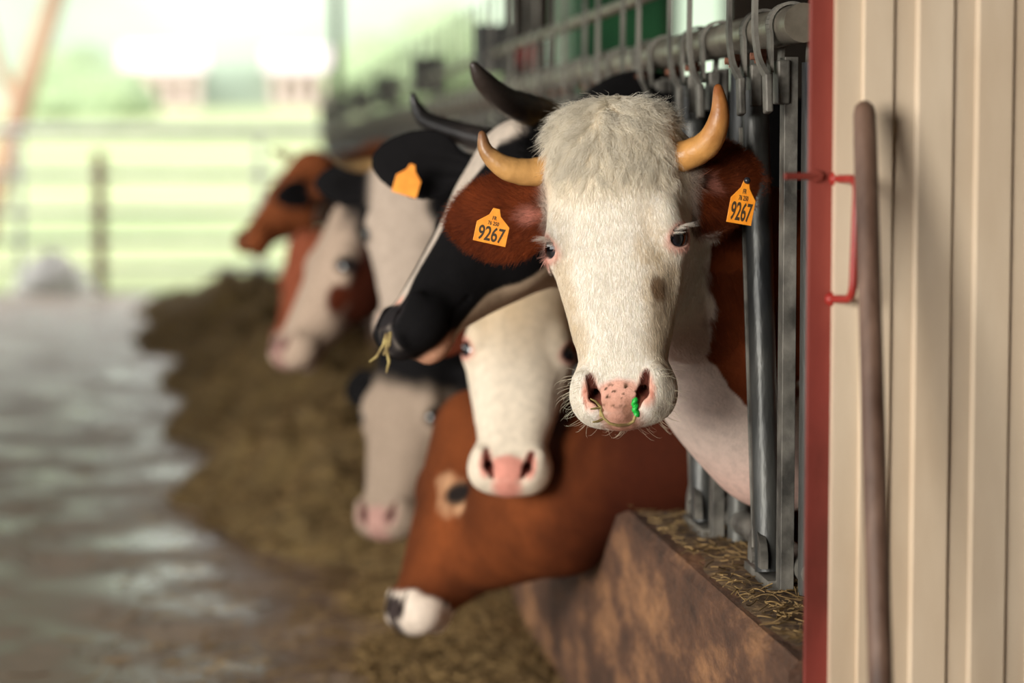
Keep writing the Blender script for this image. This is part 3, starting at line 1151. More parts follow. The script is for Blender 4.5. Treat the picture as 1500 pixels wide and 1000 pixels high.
def cow_mesh(parent, pose, ys, ears, coat, fine=.006, coarse=.03, extra=None, necks=None, hasbody=True,
             name='body', stance=0.0, withers=1.30):
    Wp = np.array((1.62, ys, withers - .16)); Cp = np.array((1.38, ys, .92))
    N0, N1 = pose.out((.035, 0, -.095)), pose.out((.15, 0, -.150))
    if necks is None:
        m0 = np.array((.98, ys + (N0[1] - ys) * .12, (N0[2] * .45 + Wp[2] * .55)))
        m1 = np.array((1.0, ys + (N1[1] - ys) * .12, (N1[2] * .45 + Cp[2] * .55)))
        necks = [(N0, m0, .085, .11), (m0, Wp, .11, .16), (N1, m1, .07, .115), (m1, Cp, .115, .19)]
    else:
        necks = necks(N0, N1, Wp, Cp)

    def f(P):
        q = pose.to(P)
        near = (np.abs(q - np.array((.2, 0, -.08))) < np.array((.42, .50, .36))).all(-1)
        d = np.full(len(P), 1.0)
        nb = None
        for (a, b, ra, rb) in necks:
            e = caps(P, a, b, ra, rb)
            nb = e if nb is None else smin(nb, e, .10)
        if hasbody:
            for c, r in (((2.15, ys, .98), (.80, .275, .34)), ((1.58, ys, .96), (.34, .235, .38)),
                         ((2.72, ys, 1.06), (.32, .24, .28))):
                nb = smin(nb, ell(P, c, r), .12)
            for sy in (-1, 1):
                y = ys + sy * .135
                for pts in ((((1.48, y, .85), .085), ((1.50, y, .55), .055), ((1.47, y, .40), .042), ((1.48, y, .16), .034), ((1.46, y, .05), .048)),
                            (((2.72, y, .90), .125), ((2.62, y, .66), .085), ((2.86, y, .46), .046), ((2.82, y, .16), .036), ((2.78, y, .05), .048))):
                    for (a, ra), (b, rb) in zip(pts[:-1], pts[1:]):
                        nb = smin(nb, caps(P, a, b, ra, rb), .035)
            nb = smin(nb, caps(P, (3.02, ys, 1.18), (3.07, ys, .55), .022, .018), .02)
        if extra is not None:
            nb = extra(P, nb)
        d = nb
        if near.any():
            qn = q[near]
            h = head_sdf(qn)
            for E in ears:
                h = smin(h, E.sdf(qn), .018)
            h = h * pose.s
            d = d.copy()
            d[near] = smin(d[near], h, .065)
        return d
    # bounds
    cn = np.array([pose.out((u, v, w)) for u in (-.07, .52) for v in (-.13, .13) for w in (-.24, .05)]
                  + [pose.out(E.root + E.e1 * E.L * 1.1 + E.e2 * sgn * .06) for E in ears for sgn in (-1, 1)])
    lo, hi = cn.min(0) - .015, cn.max(0) + .015
    L = np.minimum(lo - .08, (9, ys - .34, 9)); Hh = np.maximum(hi + .05, (3.2 if hasbody else 1.75, ys + .34, withers + .2))
    L[2] = min(lo[2] - .03, -.02 if hasbody else .6)
    ax = [graded(L[d], Hh[d], lo[d], hi[d], fine, coarse) for d in range(3)]
    V, Q = surface(f, ax)
    me = np_mesh(name, V, Q)
    q = pose.to(V)
    attr_color(me, coat(V, q))
    o = link(name, me, M_coat, parent)
    return o, V, Q, f


def make_fur(parent, name, roots, dirs, length, rad, cols, curl=0.0, seg=5, label=None, lift=.25, normals=None, clump=None):
    """individual hairs; the strands of one cow's coat are one object"""
    N = len(roots)
    t = np.linspace(0, 1, seg)[None, :, None]
    L = length[:, None, None]
    ph = clump if clump is not None else RNG.uniform(0, 6.28, (N, 1))
    side = np.cross(dirs, normals)
    side /= np.linalg.norm(side, axis=1)[:, None] + 1e-9
    arch = lift * (t * 1.0 - .55 * t * t)
    P = roots[:, None, :] + dirs[:, None, :] * t * L + normals[:, None, :] * arch * L
    if curl:
        w = curl * L * t
        P = P + side[:, None, :] * np.sin(ph[:, :, None] + t * 7.5) * w + normals[:, None, :] * np.cos(ph[:, :, None] + t * 7.5) * w * .5
    cd = bpy.data.hair_curves.new(name)
    cd.add_curves([seg] * N)
    cd.attributes['position'].data.foreach_set('vector', P.astype(np.float32).ravel())
    rr = (rad[:, None] * (1 - .85 * np.linspace(0, 1, seg)[None] ** 2)).astype(np.float32)
    ra = cd.attributes.new('radius', 'FLOAT', 'POINT') if 'radius' not in cd.attributes else cd.attributes['radius']
    ra.data.foreach_set('value', rr.ravel())
    ca = cd.attributes.new('tint', 'FLOAT_COLOR', 'CURVE')
    c4 = np.ones((N, 4), np.float32); c4[:, :3] = cols
    ca.data.foreach_set('color', c4.ravel())
    cd.materials.append(M_fur)
    o = bpy.data.objects.new(name, cd)
    COL.objects.link(o)
    adopt(o, parent)
    o['kind'] = 'stuff'
    if label:
        o['label'] = label
    return o


def sample_surface(V, Q, mask, N):
    """random points on the quads whose centre passes the mask"""
    A, B, C_, D = V[Q[:, 0]], V[Q[:, 1]], V[Q[:, 2]], V[Q[:, 3]]
    nrm = np.cross(C_ - A, D - B)
    area = np.linalg.norm(nrm, axis=1)
    cen = (A + B + C_ + D) / 4
    m = mask(cen)
    pr = area * m
    pr /= pr.sum()
    i = RNG.choice(len(Q), N, p=pr)
    s, t = RNG.uniform(0, 1, (2, N, 1))
    P = (A[i] * (1 - s) + B[i] * s) * (1 - t) + (D[i] * (1 - s) + C_[i] * s) * t
    return P, nrm[i] / (area[i][:, None] + 1e-12)


# ---- cow 1: white face, looking into the camera
def build_white_cow():
    root = empty('cow', (1.5, 4.15, 0))
    tag(root, 'white-faced horned cow in front, rust brown ears with tags 9267, looking straight out', 'cow', 'cattle feeding through the barrier')
    pose = Pose(at(888, 188, 3.93), at(907, 592, 3.80), (-.34, -1, .0), .985)
    earL = Ear((.112, -.105, -.085), (.01, -1, .0), (.30, -.1, 1), L=.188, Wd=.138, cup=7, th=.011)
    earR = Ear((.075, .105, -.10), (.05, .9, -.35), (.30, .25, 1), L=.135, Wd=.13, cup=4, th=.012)
    ears = [earL, earR]
    ys = 4.15

    def necks(N0, N1, Wp, Cp):
        a = np.array((.87, 4.19, 1.10)); b = np.array((.91, 4.19, .90)); c = np.array((.98, 4.20, .78))
        return [(N0, a, .10, .118), (a, Wp, .118, .17), (N1, b, .085, .125), (b, Cp, .125, .20), (b, c, .115, .10), (c, Cp, .10, .2)]

    def coat(V, q):
        col = np.tile(WHITE, (len(V), 1))
        n = fbm(q * 25)
        # cream tone on the crown, staining on cheeks
        col = mixc(col, CREAM, np.clip(1.25 - q[:, 0] / .13, 0, 1) * .45 * (.5 + n))
        for c, r, k in (((.30, .078, -.03), (.10, .030, .06), .45), ((.27, -.09, -.03), (.10, .02, .05), .35),
                        ((.35, -.062, -.03), (.05, .02, .05), .35), ((.20, .06, .0), (.05, .02, .03), .25)):
            col = mixc(col, np.array(srgb(196, 170, 120)), blob(q, c, r, n=1.2, f=45, soft=.6) * k)
        col = mixc(col, DIRT, blob(q, (.275, .072, -.012), (.018, .011, .03), n=1.3, f=90, soft=.4) * .85)
        col = mixc(col, DIRT, blob(q, (.315, .070, -.02), (.026, .010, .03), n=1.6, f=90, soft=.5) * .40)
        for E in ears:
            m = ear_amount(E, q)
            a, b, c = E.loc(q)
            ec = mixc(np.tile(RUST, (len(V), 1)), DRUST, fbm(q * 30) * .9)
            ec = mixc(ec, PINK, blob(np.stack([a, b, c], -1), (.045, .0, .01), (.018, .014, .03), soft=.6) * .6)
            col = mixc(col, ec, m)
        # red patch on the neck
        nz = (fbm(V * 22, 3) - .5)
        away = step(np.maximum(-q[:, 2] - .16, np.abs(q[:, 1]) - .12), .0, .02)
        pz = .80 - (V[:, 0] - .87) * .0 + nz * .08 + np.abs(V[:, 0] - .915) * 1.3
        m = step(V[:, 0] + nz * .05, .800, .812) * step(V[:, 2], pz, pz + .012)
        col = mixc(col, mixc(np.tile(DRUST * .7, (len(V), 1)), RUST * .8, fbm(V * 14)), m * away)
        col = mixc(col, RUST * .8, step(V[:, 0], 1.08, 1.14))
        neckc = step(-q[:, 2], .17, .24) * (V[:, 0] > .62) * (V[:, 0] < .99) * (1 - m * away)
        col = mixc(col, np.array(srgb(202, 178, 166)), neckc * .8)
        col = mixc(col, PINK * .95, step(.82 - V[:, 2], 0, .15) * .35 * (V[:, 0] > .7))
        col = face_features(q, col, pink=np.array(srgb(228, 172, 152)), lids=np.array(srgb(232, 172, 155)))
        # mud sticking to the nose pad
        mud = blob(q, (.482, 0, -.02), (.034, .038, .05), n=.7, f=120, soft=.3) * (.45 + .55 * step(fbm(q * 70), .40, .55))
        col = mixc(col, np.array(srgb(150, 105, 82)), mud * .8)
        col = mixc(col, np.array(srgb(70, 48, 25)), blob(q, (.452, 0, 0), (.02, .036, .03), soft=.3) * step(fbm(q * 150, 2), .54, .62))
        return col
    body, V, Q, f = cow_mesh(root, pose, ys, ears, coat, fine=.0032, coarse=.03, necks=necks, withers=1.24)
    eyeballs(root, pose)
    horn(root, pose, [(.035, -.085, -.05), (.050, -.13, -.045), (.046, -.175, -.02), (.020, -.205, .00), (-.008, -.210, .01)],
         (.026, .0245, .021, .0135, .007), srgb(208, 158, 96), srgb(128, 88, 60), .62, 'short curved horn, tan fading to brown')
    horn(root, pose, [(.045, .085, -.05), (.048, .120, -.045), (.036, .165, -.025), (.000, .190, .0), (-.045, .192, .01)],
         (.026, .026, .023, .017, .008), srgb(214, 156, 88), srgb(150, 88, 44), .6, 'short upturned horn, orange tan')
    # fur
    cf = lambda P: coat(P, pose.to(P))

    def mk(N, mask, lenf, dirf, radius, **kw):
        P, nn = sample_surface(V, Q, mask, N)
        e = 5e-4
        g = np.stack([f(P + np.eye(3)[d] * e) - f(P - np.eye(3)[d] * e) for d in range(3)], -1)
        nn = g / (np.linalg.norm(g, axis=1)[:, None] + 1e-12)
        q = pose.to(P)
        d = dirf(q) @ pose.R.T
        d = d + RNG.normal(0, .22, d.shape)
        d = d - nn * (d * nn).sum(1)[:, None]
        d /= np.linalg.norm(d, axis=1)[:, None] + 1e-9
        c = np.minimum(cf(P) * RNG.uniform(.95, 1.2, (N, 1)), .93)
        return P, d, nn, lenf(q) * RNG.uniform(.6, 1.2, N), c, q

    def isface(C):
        q = pose.to(C)
        nose = blob(q, (.462, 0, -.01), (.045, .055, .045), soft=.1)
        E1 = (q * np.array((1, 1, 1)) - EYE_C) @ EYE_R
        E2 = (q * np.array((1, -1, 1)) - EYE_C) @ EYE_R
        ey = (np.sqrt((E1[:, 0] / .029) ** 2 + (E1[:, 1] / .021) ** 2) < 1) | (np.sqrt((E2[:, 0] / .029) ** 2 + (E2[:, 1] / .021) ** 2) < 1)
        near = (np.abs(q[:, 0] - .2) < .34) & (q[:, 2] > -.26) & (np.abs(q[:, 1]) < .33)
        return (near & (nose < .5) & ~(ey & (q[:, 0] < .23) & (q[:, 0] > .15))).astype(float)

    def face_dir(q):
        # hair radiates from a whorl on the forehead, down the face and back over the cheeks
        d = np.zeros_like(q)
        d[:, 0] = 1.0
        d[:, 1] = q[:, 1] * 3.0
        d[:, 2] = -np.abs(q[:, 1]) * 4
        for E in ears:
            m = ear_amount(E, q)[:, None]
            d = d * (1 - m) + E.e1 * m * 1.2
        return d
    P, d, nn, L, c, q = mk(90000, isface, lambda q: .010 + .010 * (np.abs(q[:, 1]) > .125) + .006 * (q[:, 0] < .12), face_dir, .0)
    make_fur(root, 'fur', P, d, L, np.full(len(P), .00021), c, lift=.18, normals=nn, label='short cream-white coat hair')
    for E in ears:
        def ismine(C, E=E):
            return (ear_amount(E, pose.to(C)) > .3).astype(float)

        def edir(q, E=E):
            a, b, c_ = E.loc(q)
            return E.e1[None] * .8 + E.e2[None] * (b / .05)[:, None] * .9
        P, d, nn, L, c, q = mk(14000, ismine, lambda q: np.full(len(q), .019), edir, 0)
        make_fur(root, 'ear_hair', P, d, L, np.full(len(P), .00024), c * RNG.uniform(.35, 1.35, (len(P), 1)), lift=.35, normals=nn, label='rust brown ear hair')
    # crown curls
    def crown(C):
        q = pose.to(C)
        return (1 - step(q[:, 0] + .05 * (fbm(q * 40) - .5), .045, .115)) * ((q[:, 0] > -.06) & (np.abs(q[:, 1]) < .098) & (q[:, 2] > -.09)).astype(float)

    def crown_dir(q):
        d = np.zeros_like(q)
        d[:, 0] = .9 * (q[:, 0] > .0) + .35
        d[:, 1] = np.sin(q[:, 1] * 60 + q[:, 0] * 22) * .35 + q[:, 1] * 9
        d[:, 2] = .5 * (q[:, 0] < .0)
        return d
    P, d, nn, L, c, q = mk(19000, crown, lambda q: .030 + .010 * step(.09 - q[:, 0], 0, .09), crown_dir, 0)
    # gather the hairs to tuft centres
    K = 230
    tc_i = RNG.choice(len(P), K, replace=False)
    best = np.zeros(len(P), int)
    for s in range(0, len(P), 4000):
        best[s:s + 4000] = ((P[s:s + 4000, None, :] - P[None, tc_i, :]) ** 2).sum(-1).argmin(1)
    d = d[tc_i][best] + (P[tc_i][best] - P) / L[:, None] * .62 + RNG.normal(0, .16, d.shape)
    phs = RNG.uniform(0, 6.28, K)[best][:, None] + RNG.normal(0, .35, (len(P), 1))
    shade = RNG.uniform(.84, 1.05, K)[best][:, None]
    make_fur(root, 'curly_forelock', P, d, L, np.full(len(P), .00026), np.array((.93, .87, .75)) * np.minimum(shade, 1.05), curl=.16, seg=9, lift=.16, normals=nn, clump=phs,
             label='curly cream forelock between the horns')
    # whiskers
    def muzz(C):
        q = pose.to(C)
        return ((q[:, 0] > .40) & (q[:, 2] > -.13) & ((np.abs(q[:, 1]) > .05) | (q[:, 2] < -.06))).astype(float)

    def wdir(q):
        d = np.zeros_like(q); d[:, 0] = .25; d[:, 1] = np.sign(q[:, 1]) * .5; return d
    P, d, nn, L, c, q = mk(240, muzz, lambda q: np.full(len(q), .042), wdir, 0)
    make_fur(root, 'whiskers', P, d * .5, L, np.full(len(P), .00017), np.tile(np.array(srgb(235, 225, 200)), (len(P), 1)), lift=1.2,
             normals=nn, seg=6, label='long pale whiskers on the muzzle')
    # lashes
    PP, DD, NN = [], [], []
    for sd in (1, -1):
        S = np.array((1, sd, 1))
        for i in range(70):
            t = RNG.uniform(-1, 1)
            e = EYE_A * t * .022 - (EYE_B if (EYE_B[0] > 0) else -EYE_B) * .0170 * math.sqrt(max(0, 1 - t * t * .8)) + EYE_N * .025
            PP.append(pose.out((EYE_C + e) * S))
            DD.append(pose.dirn((EYE_N * 1.0 - EYE_A * .45 + np.array((.25, 0, 0)) + RNG.normal(0, .12, 3)) * S))
            NN.append(pose.dirn((EYE_N * .3 + np.array((-.2, 0, 0))) * S))
    PP, DD, NN = map(np.array, (PP, DD, NN))
    make_fur(root, 'eyelashes', PP, DD, RNG.uniform(.014, .024, len(PP)), np.full(len(PP), .0002),
             np.tile(WHITE, (len(PP), 1)), lift=-.1, normals=NN, label='white eyelashes')
    # tags
    c = at(722, 331, 3.80)
    ear_tag(root, tuple(at(722, 331, 3.815)), (ROT @ Vector((1, -.22, .0))), (ROT @ Vector((.14, 1, .12))), .053, .057, '9267', ('FR', '76 250'))
    ear_tag(root, tuple(at(1088, 295, 3.875)), (ROT @ Vector((1, -.16, -.15))), (ROT @ Vector((.22, 1, .1))), .042, .074, '9267', ('FR', '76 250'), pin=.0058, sx=.42)
    return root, pose


def simple_coat(base, patches=(), ears=(), earc=RUST, pink=PINK, lids=None, world=(), lidk=1.0):
    """base colour plus ragged patches; patches in head axes, world patches in place"""
    def coat(V, q):
        col = base(V, q) if callable(base) else np.tile(base, (len(V), 1))
        for (c, r, k, n) in patches:
            col = mixc(col, np.array(k), blob(q, c, r, n=n, f=22, soft=.22))
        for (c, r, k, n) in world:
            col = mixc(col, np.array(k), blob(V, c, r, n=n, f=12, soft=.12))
        for i, E in enumerate(ears):
            ec = earc[i] if isinstance(earc, (list, tuple)) else earc
            col = mixc(col, np.array(ec), ear_amount(E, q))
        return face_features(q, col, pink=np.array(pink), lids=np.array(pink if lids is None else lids), lidk=lidk)
    return coat


def imgpts(pose, pts):
    return [tuple(pose.to(np.array(at(*p)))) for p in pts]


def ear_img(pose, root, tip, face, **kw):
    a = pose.to(np.array(at(*root))); b = pose.to(np.array(at(*tip)))
    L = np.linalg.norm(b - a)
    return Ear(a, b - a, np.array(face) @ pose.R, L=L, **kw)


def std_ear(sd, axis=(.05, 1, -.2), **kw):
    return Ear((.085, .105 * sd, -.095), (axis[0], axis[1] * sd, axis[2]), (.3, .1 * sd, 1), L=.15, Wd=.105, **kw)


def neck_via(*mid):
    """neck through given points (x, y, z, r) for crest, with the throat below"""
    def f(N0, N1, Wp, Cp):
        a, b = mid[0], mid[1]
        A, B = np.array(a[:3]), np.array(b[:3])
        return [(N0, A, .085, a[3]), (A, Wp, a[3], .16), (N1, B, .072, b[3]), (B, Cp, b[3], .18)]
    return f


GRP = 'cattle feeding through the barrier'


def build_black_cow():
    root = tag(empty('cow', (1.5, 5.25, 0)), 'black cow with white blaze and dark upswept horns, muzzle turned left, second in line', 'cow', GRP)
    pose = Pose(at(735, 195, 4.66), at(568, 470, 4.45), (-.90, -.24, .40))
    e1 = ear_img(pose, (682, 250, 4.76), (545, 232, 4.80), (-.1, -1, .15), Wd=.135, cup=4, th=.013)
    ears = [e1, Ear((.09, .10, -.09), (.1, .8, -.55), (.3, .1, 1), L=.14, Wd=.1)]

    def base(V, q):
        col = np.tile(BLACK, (len(V), 1))
        n = (fbm(q * 14) - .5)
        bz = .013 + .045 * step(.16 - q[:, 0], -.06, .08) + .012 * step(q[:, 0], .33, .44) + n * .014
        col = mixc(col, GREYW, (1 - step(np.abs(q[:, 1]), bz - .004, bz + .004)) * step(q[:, 2], -.05, -.03) * step(q[:, 0], -.03, .0))
        # pale underside of the jaw and chin
        under = step(-q[:, 2] - (.105 + .075 * step(.36 - q[:, 0], 0, .16)) + n * .02, 0, .008) * step(.47 - q[:, 0], 0, .03) * (q[:, 0] > -.05)
        col = mixc(col, np.array(srgb(196, 172, 146)), under)
        col = mixc(col, np.array(srgb(214, 160, 130)), blob(q, (.462, .0, -.105), (.05, .07, .022), soft=.3))
        # pale throat and brisket
        thr = step(.92 - V[:, 2] + .05 * (fbm(V * 10) - .5), 0, .03) * (q[:, 0] < .25) * (V[:, 0] < 1.3) * (V[:, 0] > .55)
        col = mixc(col, np.array(srgb(214, 190, 176)), thr)
        return col
    coat = simple_coat(base, [((.440, 0, .004), (.040, .022, .03), srgb(232, 178, 156), .3), ((.02, .03, -.02), (.05, .055, .05), GREYW, .4)], ears, BLACK, pink=(.02, .017, .018), lids=BLACK)
    body, V, Q, f = cow_mesh(root, pose, 5.25, ears, coat, fine=.005, coarse=.035,
                             necks=neck_via((.86, 5.00, 1.31, .13), (.86, 4.93, 1.07, .105)), withers=1.38)
    eyeballs(root, pose)
    horn(root, pose, imgpts(pose, [(800, 170, 4.66), (772, 160, 4.56), (738, 145, 4.46), (708, 118, 4.40), (694, 96, 4.38)]), (.032, .030, .024, .018, .008),
         srgb(176, 140, 78), srgb(58, 50, 46), .12, 'thick dark grey horn with tan base')
    horn(root, pose, imgpts(pose, [(716, 206, 4.74), (672, 194, 4.83), (628, 178, 4.90), (611, 158, 4.92), (604, 140, 4.92)]), (.026, .022, .018, .013, .006),
         srgb(50, 44, 42), srgb(26, 24, 24), .1, 'dark grey horn')
    ear_tag(root, tuple(at(598, 263, 4.71)), (ROT @ Vector((1, -.30, .0))), (ROT @ Vector((.28, 1, .1))), .050, .062)
    # a wisp of straw hanging from the lips
    # tufts on the poll
    P, nn = sample_surface(V, Q, lambda C: ((np.abs(pose.to(C)[:, 0]) < .07) & (np.abs(pose.to(C)[:, 1]) < .13) & (pose.to(C)[:, 2] < -.02)).astype(float), 5000)
    nn = np.stack([f(P + np.eye(3)[d] * 5e-4) - f(P - np.eye(3)[d] * 5e-4) for d in range(3)], -1)
    nn /= np.linalg.norm(nn, axis=1)[:, None] + 1e-9
    d = RNG.normal(0, .4, P.shape) + np.array((-.3, 0, .3))
    make_fur(root, 'forelock', P, d, RNG.uniform(.02, .045, len(P)), np.full(len(P), .0006), np.tile(BLACK, (len(P), 1)), lift=.8, normals=nn, label='black poll hair')
    return root, pose


def build_second_white():
    root = tag(empty('cow', (1.5, 5.8, 0)), 'white-faced cow with pink nose, its forehead hidden below the black cow\'s jaw', 'cow', GRP)
    pose = Pose(at(766, 384, 5.02), at(742, 706, 4.84), (-.22, -1, .1), .99)
    ears = [std_ear(-1, (.5, .8, -.35), th=.012), std_ear(1, (.3, .9, -.4), th=.012)]

    def base(V, q):
        col = np.tile(np.array(srgb(226, 212, 192)), (len(V), 1))
        col = mixc(col, np.array(srgb(196, 170, 135)), step(.2 - q[:, 0], -.08, .1) * (.4 + fbm(q * 15)) * .8)
        col = mixc(col, RUST, step(V[:, 0], 1.0, 1.05))
        return col
    coat = simple_coat(base, [((.455, .0, .01), (.014, .04, .02), srgb(150, 100, 80), 1.0)], ears, [DRUST * .5, RUST], pink=srgb(220, 150, 134), lids=srgb(205, 130, 118))
    cow_mesh(root, pose, 5.8, ears, coat, fine=.0055, coarse=.035, necks=neck_via((.84, 5.52, 1.12, .12), (.86, 5.55, .95, .12)))
    eyeballs(root, pose)
    return root, pose


def build_brown_cow():
    root = tag(empty('cow', (1.5, 4.7, 0)), 'chestnut brown cow with white muzzle and pale eye ring, head down to the hay', 'cow', GRP)
    pose = Pose(at(664, 600, 5.46), at(577, 896, 5.36), (-.90, -.22, .38))
    ears = [Ear((.045, .10, -.10), (-.35, .75, -.5), (.3, 1, .2), L=.14, Wd=.10, th=.012), Ear((.06, -.10, -.10), (-.6, -.6, -.3), (.3, -.2, 1), L=.14, Wd=.10, th=.012)]

    def base(V, q):
        col = mixc(np.tile(np.array(srgb(126, 66, 32)), (len(V), 1)), np.array(srgb(74, 36, 17)), (fbm(q * 9) - .2) * 1.6)
        n = fbm(q * 20) - .5
        col = mixc(col, np.array(srgb(232, 216, 200)), step(q[:, 0] - .405 - n * .03 - .25 * np.clip(-q[:, 2] - .06, 0, 1), 0, .012) * (q[:, 2] > -.25))
        E = (q * np.array((1, 1, 1)) - EYE_C)
        de = np.sqrt(E[:, 0] ** 2 + (q[:, 1] - .092) ** 2 * .4 + E[:, 2] ** 2)
        col = mixc(col, np.array(srgb(206, 160, 122)), (1 - step(de + n * .05, .038, .060)) * (q[:, 1] > 0) * .85)
        col = mixc(col, np.array(srgb(226, 190, 150)), blob(q, (.40, 0, -.16), (.09, .06, .018), n=.6, soft=.4))
        col = mixc(col, DRUST * .4, step(V[:, 0] + .12 * (fbm(V * 9) - .5), .62, .80))  # neck shade painted into the coat, near-black towards the barrier
        return col
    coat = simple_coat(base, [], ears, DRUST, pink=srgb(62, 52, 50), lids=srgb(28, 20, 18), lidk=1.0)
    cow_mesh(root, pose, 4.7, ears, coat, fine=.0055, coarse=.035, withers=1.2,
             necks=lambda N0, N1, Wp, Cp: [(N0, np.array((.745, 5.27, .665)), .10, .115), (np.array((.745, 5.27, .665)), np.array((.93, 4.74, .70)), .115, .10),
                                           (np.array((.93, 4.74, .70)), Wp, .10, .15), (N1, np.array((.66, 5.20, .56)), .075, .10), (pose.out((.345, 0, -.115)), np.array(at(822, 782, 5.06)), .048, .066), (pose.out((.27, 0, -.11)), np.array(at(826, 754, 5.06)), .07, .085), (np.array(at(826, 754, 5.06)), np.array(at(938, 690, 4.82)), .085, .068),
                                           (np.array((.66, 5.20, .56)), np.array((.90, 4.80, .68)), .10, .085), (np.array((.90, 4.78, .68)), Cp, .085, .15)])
    eyeballs(root, pose, r=.0245)
    return root, pose


def far_cow(label, ys, o, e, facing, base, patches=(), earc=RUST, ears=None, scale=None, mids=None, pink=PINK, lids=None, hornp=None, hornc=None, world=(), tagc=None, **kw):
    root = tag(empty('cow', (1.5, ys, 0)), label, 'cow', GRP)
    pose = Pose(at(*o), at(*e), facing, scale)
    E = [std_ear(1, th=.013), std_ear(-1, th=.013)] if ears is None else ears(pose)
    m = mids if mids else ((.84, ys - .05, 1.18, .12), (.86, ys - .05, .92, .13))
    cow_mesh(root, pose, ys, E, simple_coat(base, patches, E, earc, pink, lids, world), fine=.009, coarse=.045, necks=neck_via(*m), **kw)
    eyeballs(root, pose)
    for hp in hornp or ():
        horn(root, pose, imgpts(pose, hp), (.024, .022, .017, .011, .006), hornc[0], hornc[1], .5)
    if tagc:
        ear_tag(root, tuple(at(*tagc)), (ROT @ Vector((1, -.3, 0))), (ROT @ Vector((.2, 1, .1))), .045, .055)
    return root


def build_far_cows():
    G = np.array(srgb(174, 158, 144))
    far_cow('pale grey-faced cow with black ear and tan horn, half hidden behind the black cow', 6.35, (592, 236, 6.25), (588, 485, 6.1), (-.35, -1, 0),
            G, [((.1, .11, -.05), (.14, .05, .1), BLACK, .5)], [BLACK, BLACK], scale=.97, lids=BLACK * 3, 
            ears=lambda p: [std_ear(1, th=.013), ear_img(p, (548, 272, 6.3), (462, 268, 6.3), (-.1, -1, 0), Wd=.12, cup=4, th=.014)],
            hornp=[[(560, 245, 6.3), (540, 243, 6.3), (520, 243, 6.28), (500, 238, 6.26), (486, 228, 6.25)]], hornc=(srgb(150, 120, 80), srgb(90, 76, 60)),
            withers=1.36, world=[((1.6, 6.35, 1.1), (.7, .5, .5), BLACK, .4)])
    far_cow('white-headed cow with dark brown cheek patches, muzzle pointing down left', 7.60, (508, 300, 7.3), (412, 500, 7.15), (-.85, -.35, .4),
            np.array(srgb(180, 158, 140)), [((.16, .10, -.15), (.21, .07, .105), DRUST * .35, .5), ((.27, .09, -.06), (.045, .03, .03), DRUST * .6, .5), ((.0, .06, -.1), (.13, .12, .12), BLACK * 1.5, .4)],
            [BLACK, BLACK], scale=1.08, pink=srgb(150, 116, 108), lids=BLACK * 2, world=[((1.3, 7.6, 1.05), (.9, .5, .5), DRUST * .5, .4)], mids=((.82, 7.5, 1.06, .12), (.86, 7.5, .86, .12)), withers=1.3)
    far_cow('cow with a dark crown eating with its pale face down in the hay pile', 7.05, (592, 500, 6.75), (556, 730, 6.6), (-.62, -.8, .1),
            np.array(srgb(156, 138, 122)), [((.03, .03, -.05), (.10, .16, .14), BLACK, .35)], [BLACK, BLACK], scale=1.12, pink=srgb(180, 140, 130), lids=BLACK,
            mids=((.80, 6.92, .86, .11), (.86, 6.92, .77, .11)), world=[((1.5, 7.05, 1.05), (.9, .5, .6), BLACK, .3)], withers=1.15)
    far_cow('light brown cow at the far left, head raised in profile above the others', 11.2, (444, 226, 10.6), (374, 318, 10.4), (-.74, -.30, .60),
            np.array(srgb(156, 88, 52)), [((.13, .10, -.19), (.10, .06, .06), srgb(200, 184, 168), .4)],
            [BLACK * 2, DRUST], scale=1.10, pink=srgb(120, 76, 54), lids=DRUST * .4,
            ears=lambda p: [ear_img(p, (458, 280, 10.3), (404, 290, 10.2), (0, -1, .1), Wd=.12, cup=3, th=.015), std_ear(-1, th=.014)],
            hornp=[[(424, 232, 10.9), (416, 226, 10.9), (408, 224, 10.9), (402, 222, 10.9), (398, 218, 10.9)]], hornc=(srgb(190, 170, 130), srgb(90, 70, 50)),
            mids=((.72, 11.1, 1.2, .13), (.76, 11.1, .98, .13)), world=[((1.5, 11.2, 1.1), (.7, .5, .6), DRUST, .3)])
    far_cow('reddish brown cow with a white streak, head lowered beneath the far light brown one', 10.0, (436, 352, 10.0), (414, 470, 9.9), (-.85, -.5, .1),
            np.array(srgb(160, 88, 62)), [((.15, .08, -.1), (.16, .04, .05), srgb(204, 186, 176), .6)], RUST, scale=.92, lids=DRUST * .4, mids=((.78, 10.0, .98, .12), (.84, 10.0, .82, .12)), withers=1.15)
c1_root, c1_pose = build_white_cow()
c4_root, c4_pose = build_black_cow()
build_second_white()
build_brown_cow()
build_far_cows()

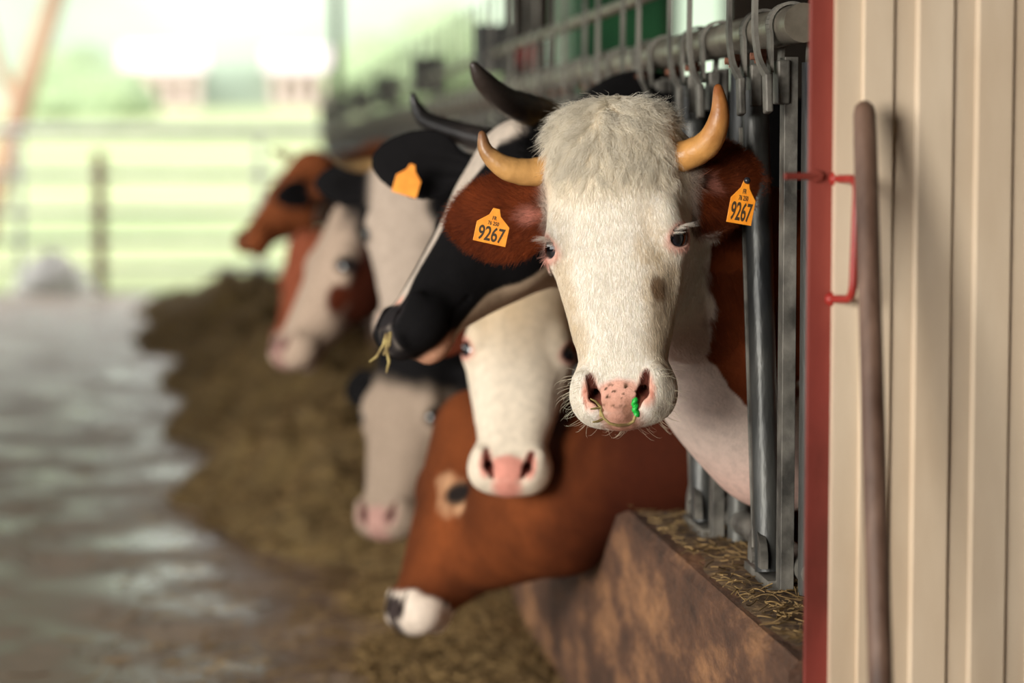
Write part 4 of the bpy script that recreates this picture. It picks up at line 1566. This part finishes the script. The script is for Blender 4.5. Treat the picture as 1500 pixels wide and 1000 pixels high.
# ---- small things held at the muzzles
def on(px, py, d):
    return at(px, py, d)

M_twine = mat('green_twine', srgb(20, 160, 50), rough=.45, col2=srgb(40, 190, 70), nscale=90)
M_stalk = mat('dry_stalk', srgb(96, 74, 40), rough=.7, col2=srgb(196, 176, 110), nscale=40)
tw = tag(empty('hay_stalk', tuple(on(905, 622, 3.72))), 'bent dry hay stalk with a bright green twist, stuck to the front cow\'s nose', 'hay stalk')
def stk(pts, r, name, m, n=8):
    MB().tube(pts, r, n).build(name, m, tw)
D0 = 3.745
stk([on(879, 598, D0 - .005), on(884, 612, D0 - .010), on(893, 620, D0 - .012), on(905, 623, D0 - .012), on(920, 622, D0 - .012), on(928, 617, D0 - .012), on(931, 608, D0 - .012), on(931, 600, D0 - .012)],
    [.0018, .002, .0024, .0026, .0026, .0024, .0024, .0022], 'stem', M_stalk)
stk([on(880, 610, D0 - .006), on(880, 596, D0 - .008), on(872, 587, D0 - .014), on(865, 584, D0 - .016)], [.0022, .0022, .0018, .0008], 'twig', M_stalk)
stk([on(880, 597, D0 - .008), on(872, 598, D0 - .014), on(865, 599, D0 - .018)], [.0018, .0018, .001], 'twig', M_stalk)
stk([on(884, 613, D0 - .008), on(876, 617, D0 - .012), on(868, 618, D0 - .016)], [.002, .0024, .001], 'twig', M_stalk)
gp = []
gr = []
for i in range(30):
    t = i / 29
    gp.append(on(928 + 6 * t + 1.8 * math.sin(t * 17), 584 + 24 * t, D0 - .012 + .002 * math.cos(t * 17)))
    gr.append(.0042 + .0014 * math.sin(t * 21) if 0 < i < 29 else .002)
stk(gp, gr, 'green_twist', M_twine, 12)

ws = tag(empty('straw_wisp', tuple(on(562, 500, 4.4))), 'thin wisps of straw dangling from the black cow\'s lips', 'straw')
for pts in (((566, 488), (562, 505), (552, 522), (541, 530)), ((568, 488), (566, 510), (570, 530), (566, 546)), ((572, 486), (570, 505), (562, 520))):
    MB().tube([on(x, y, 4.36) for x, y in pts], [.003, .003, .0026, .0016][:len(pts)], 8).build('stalk', M_stalk, ws)
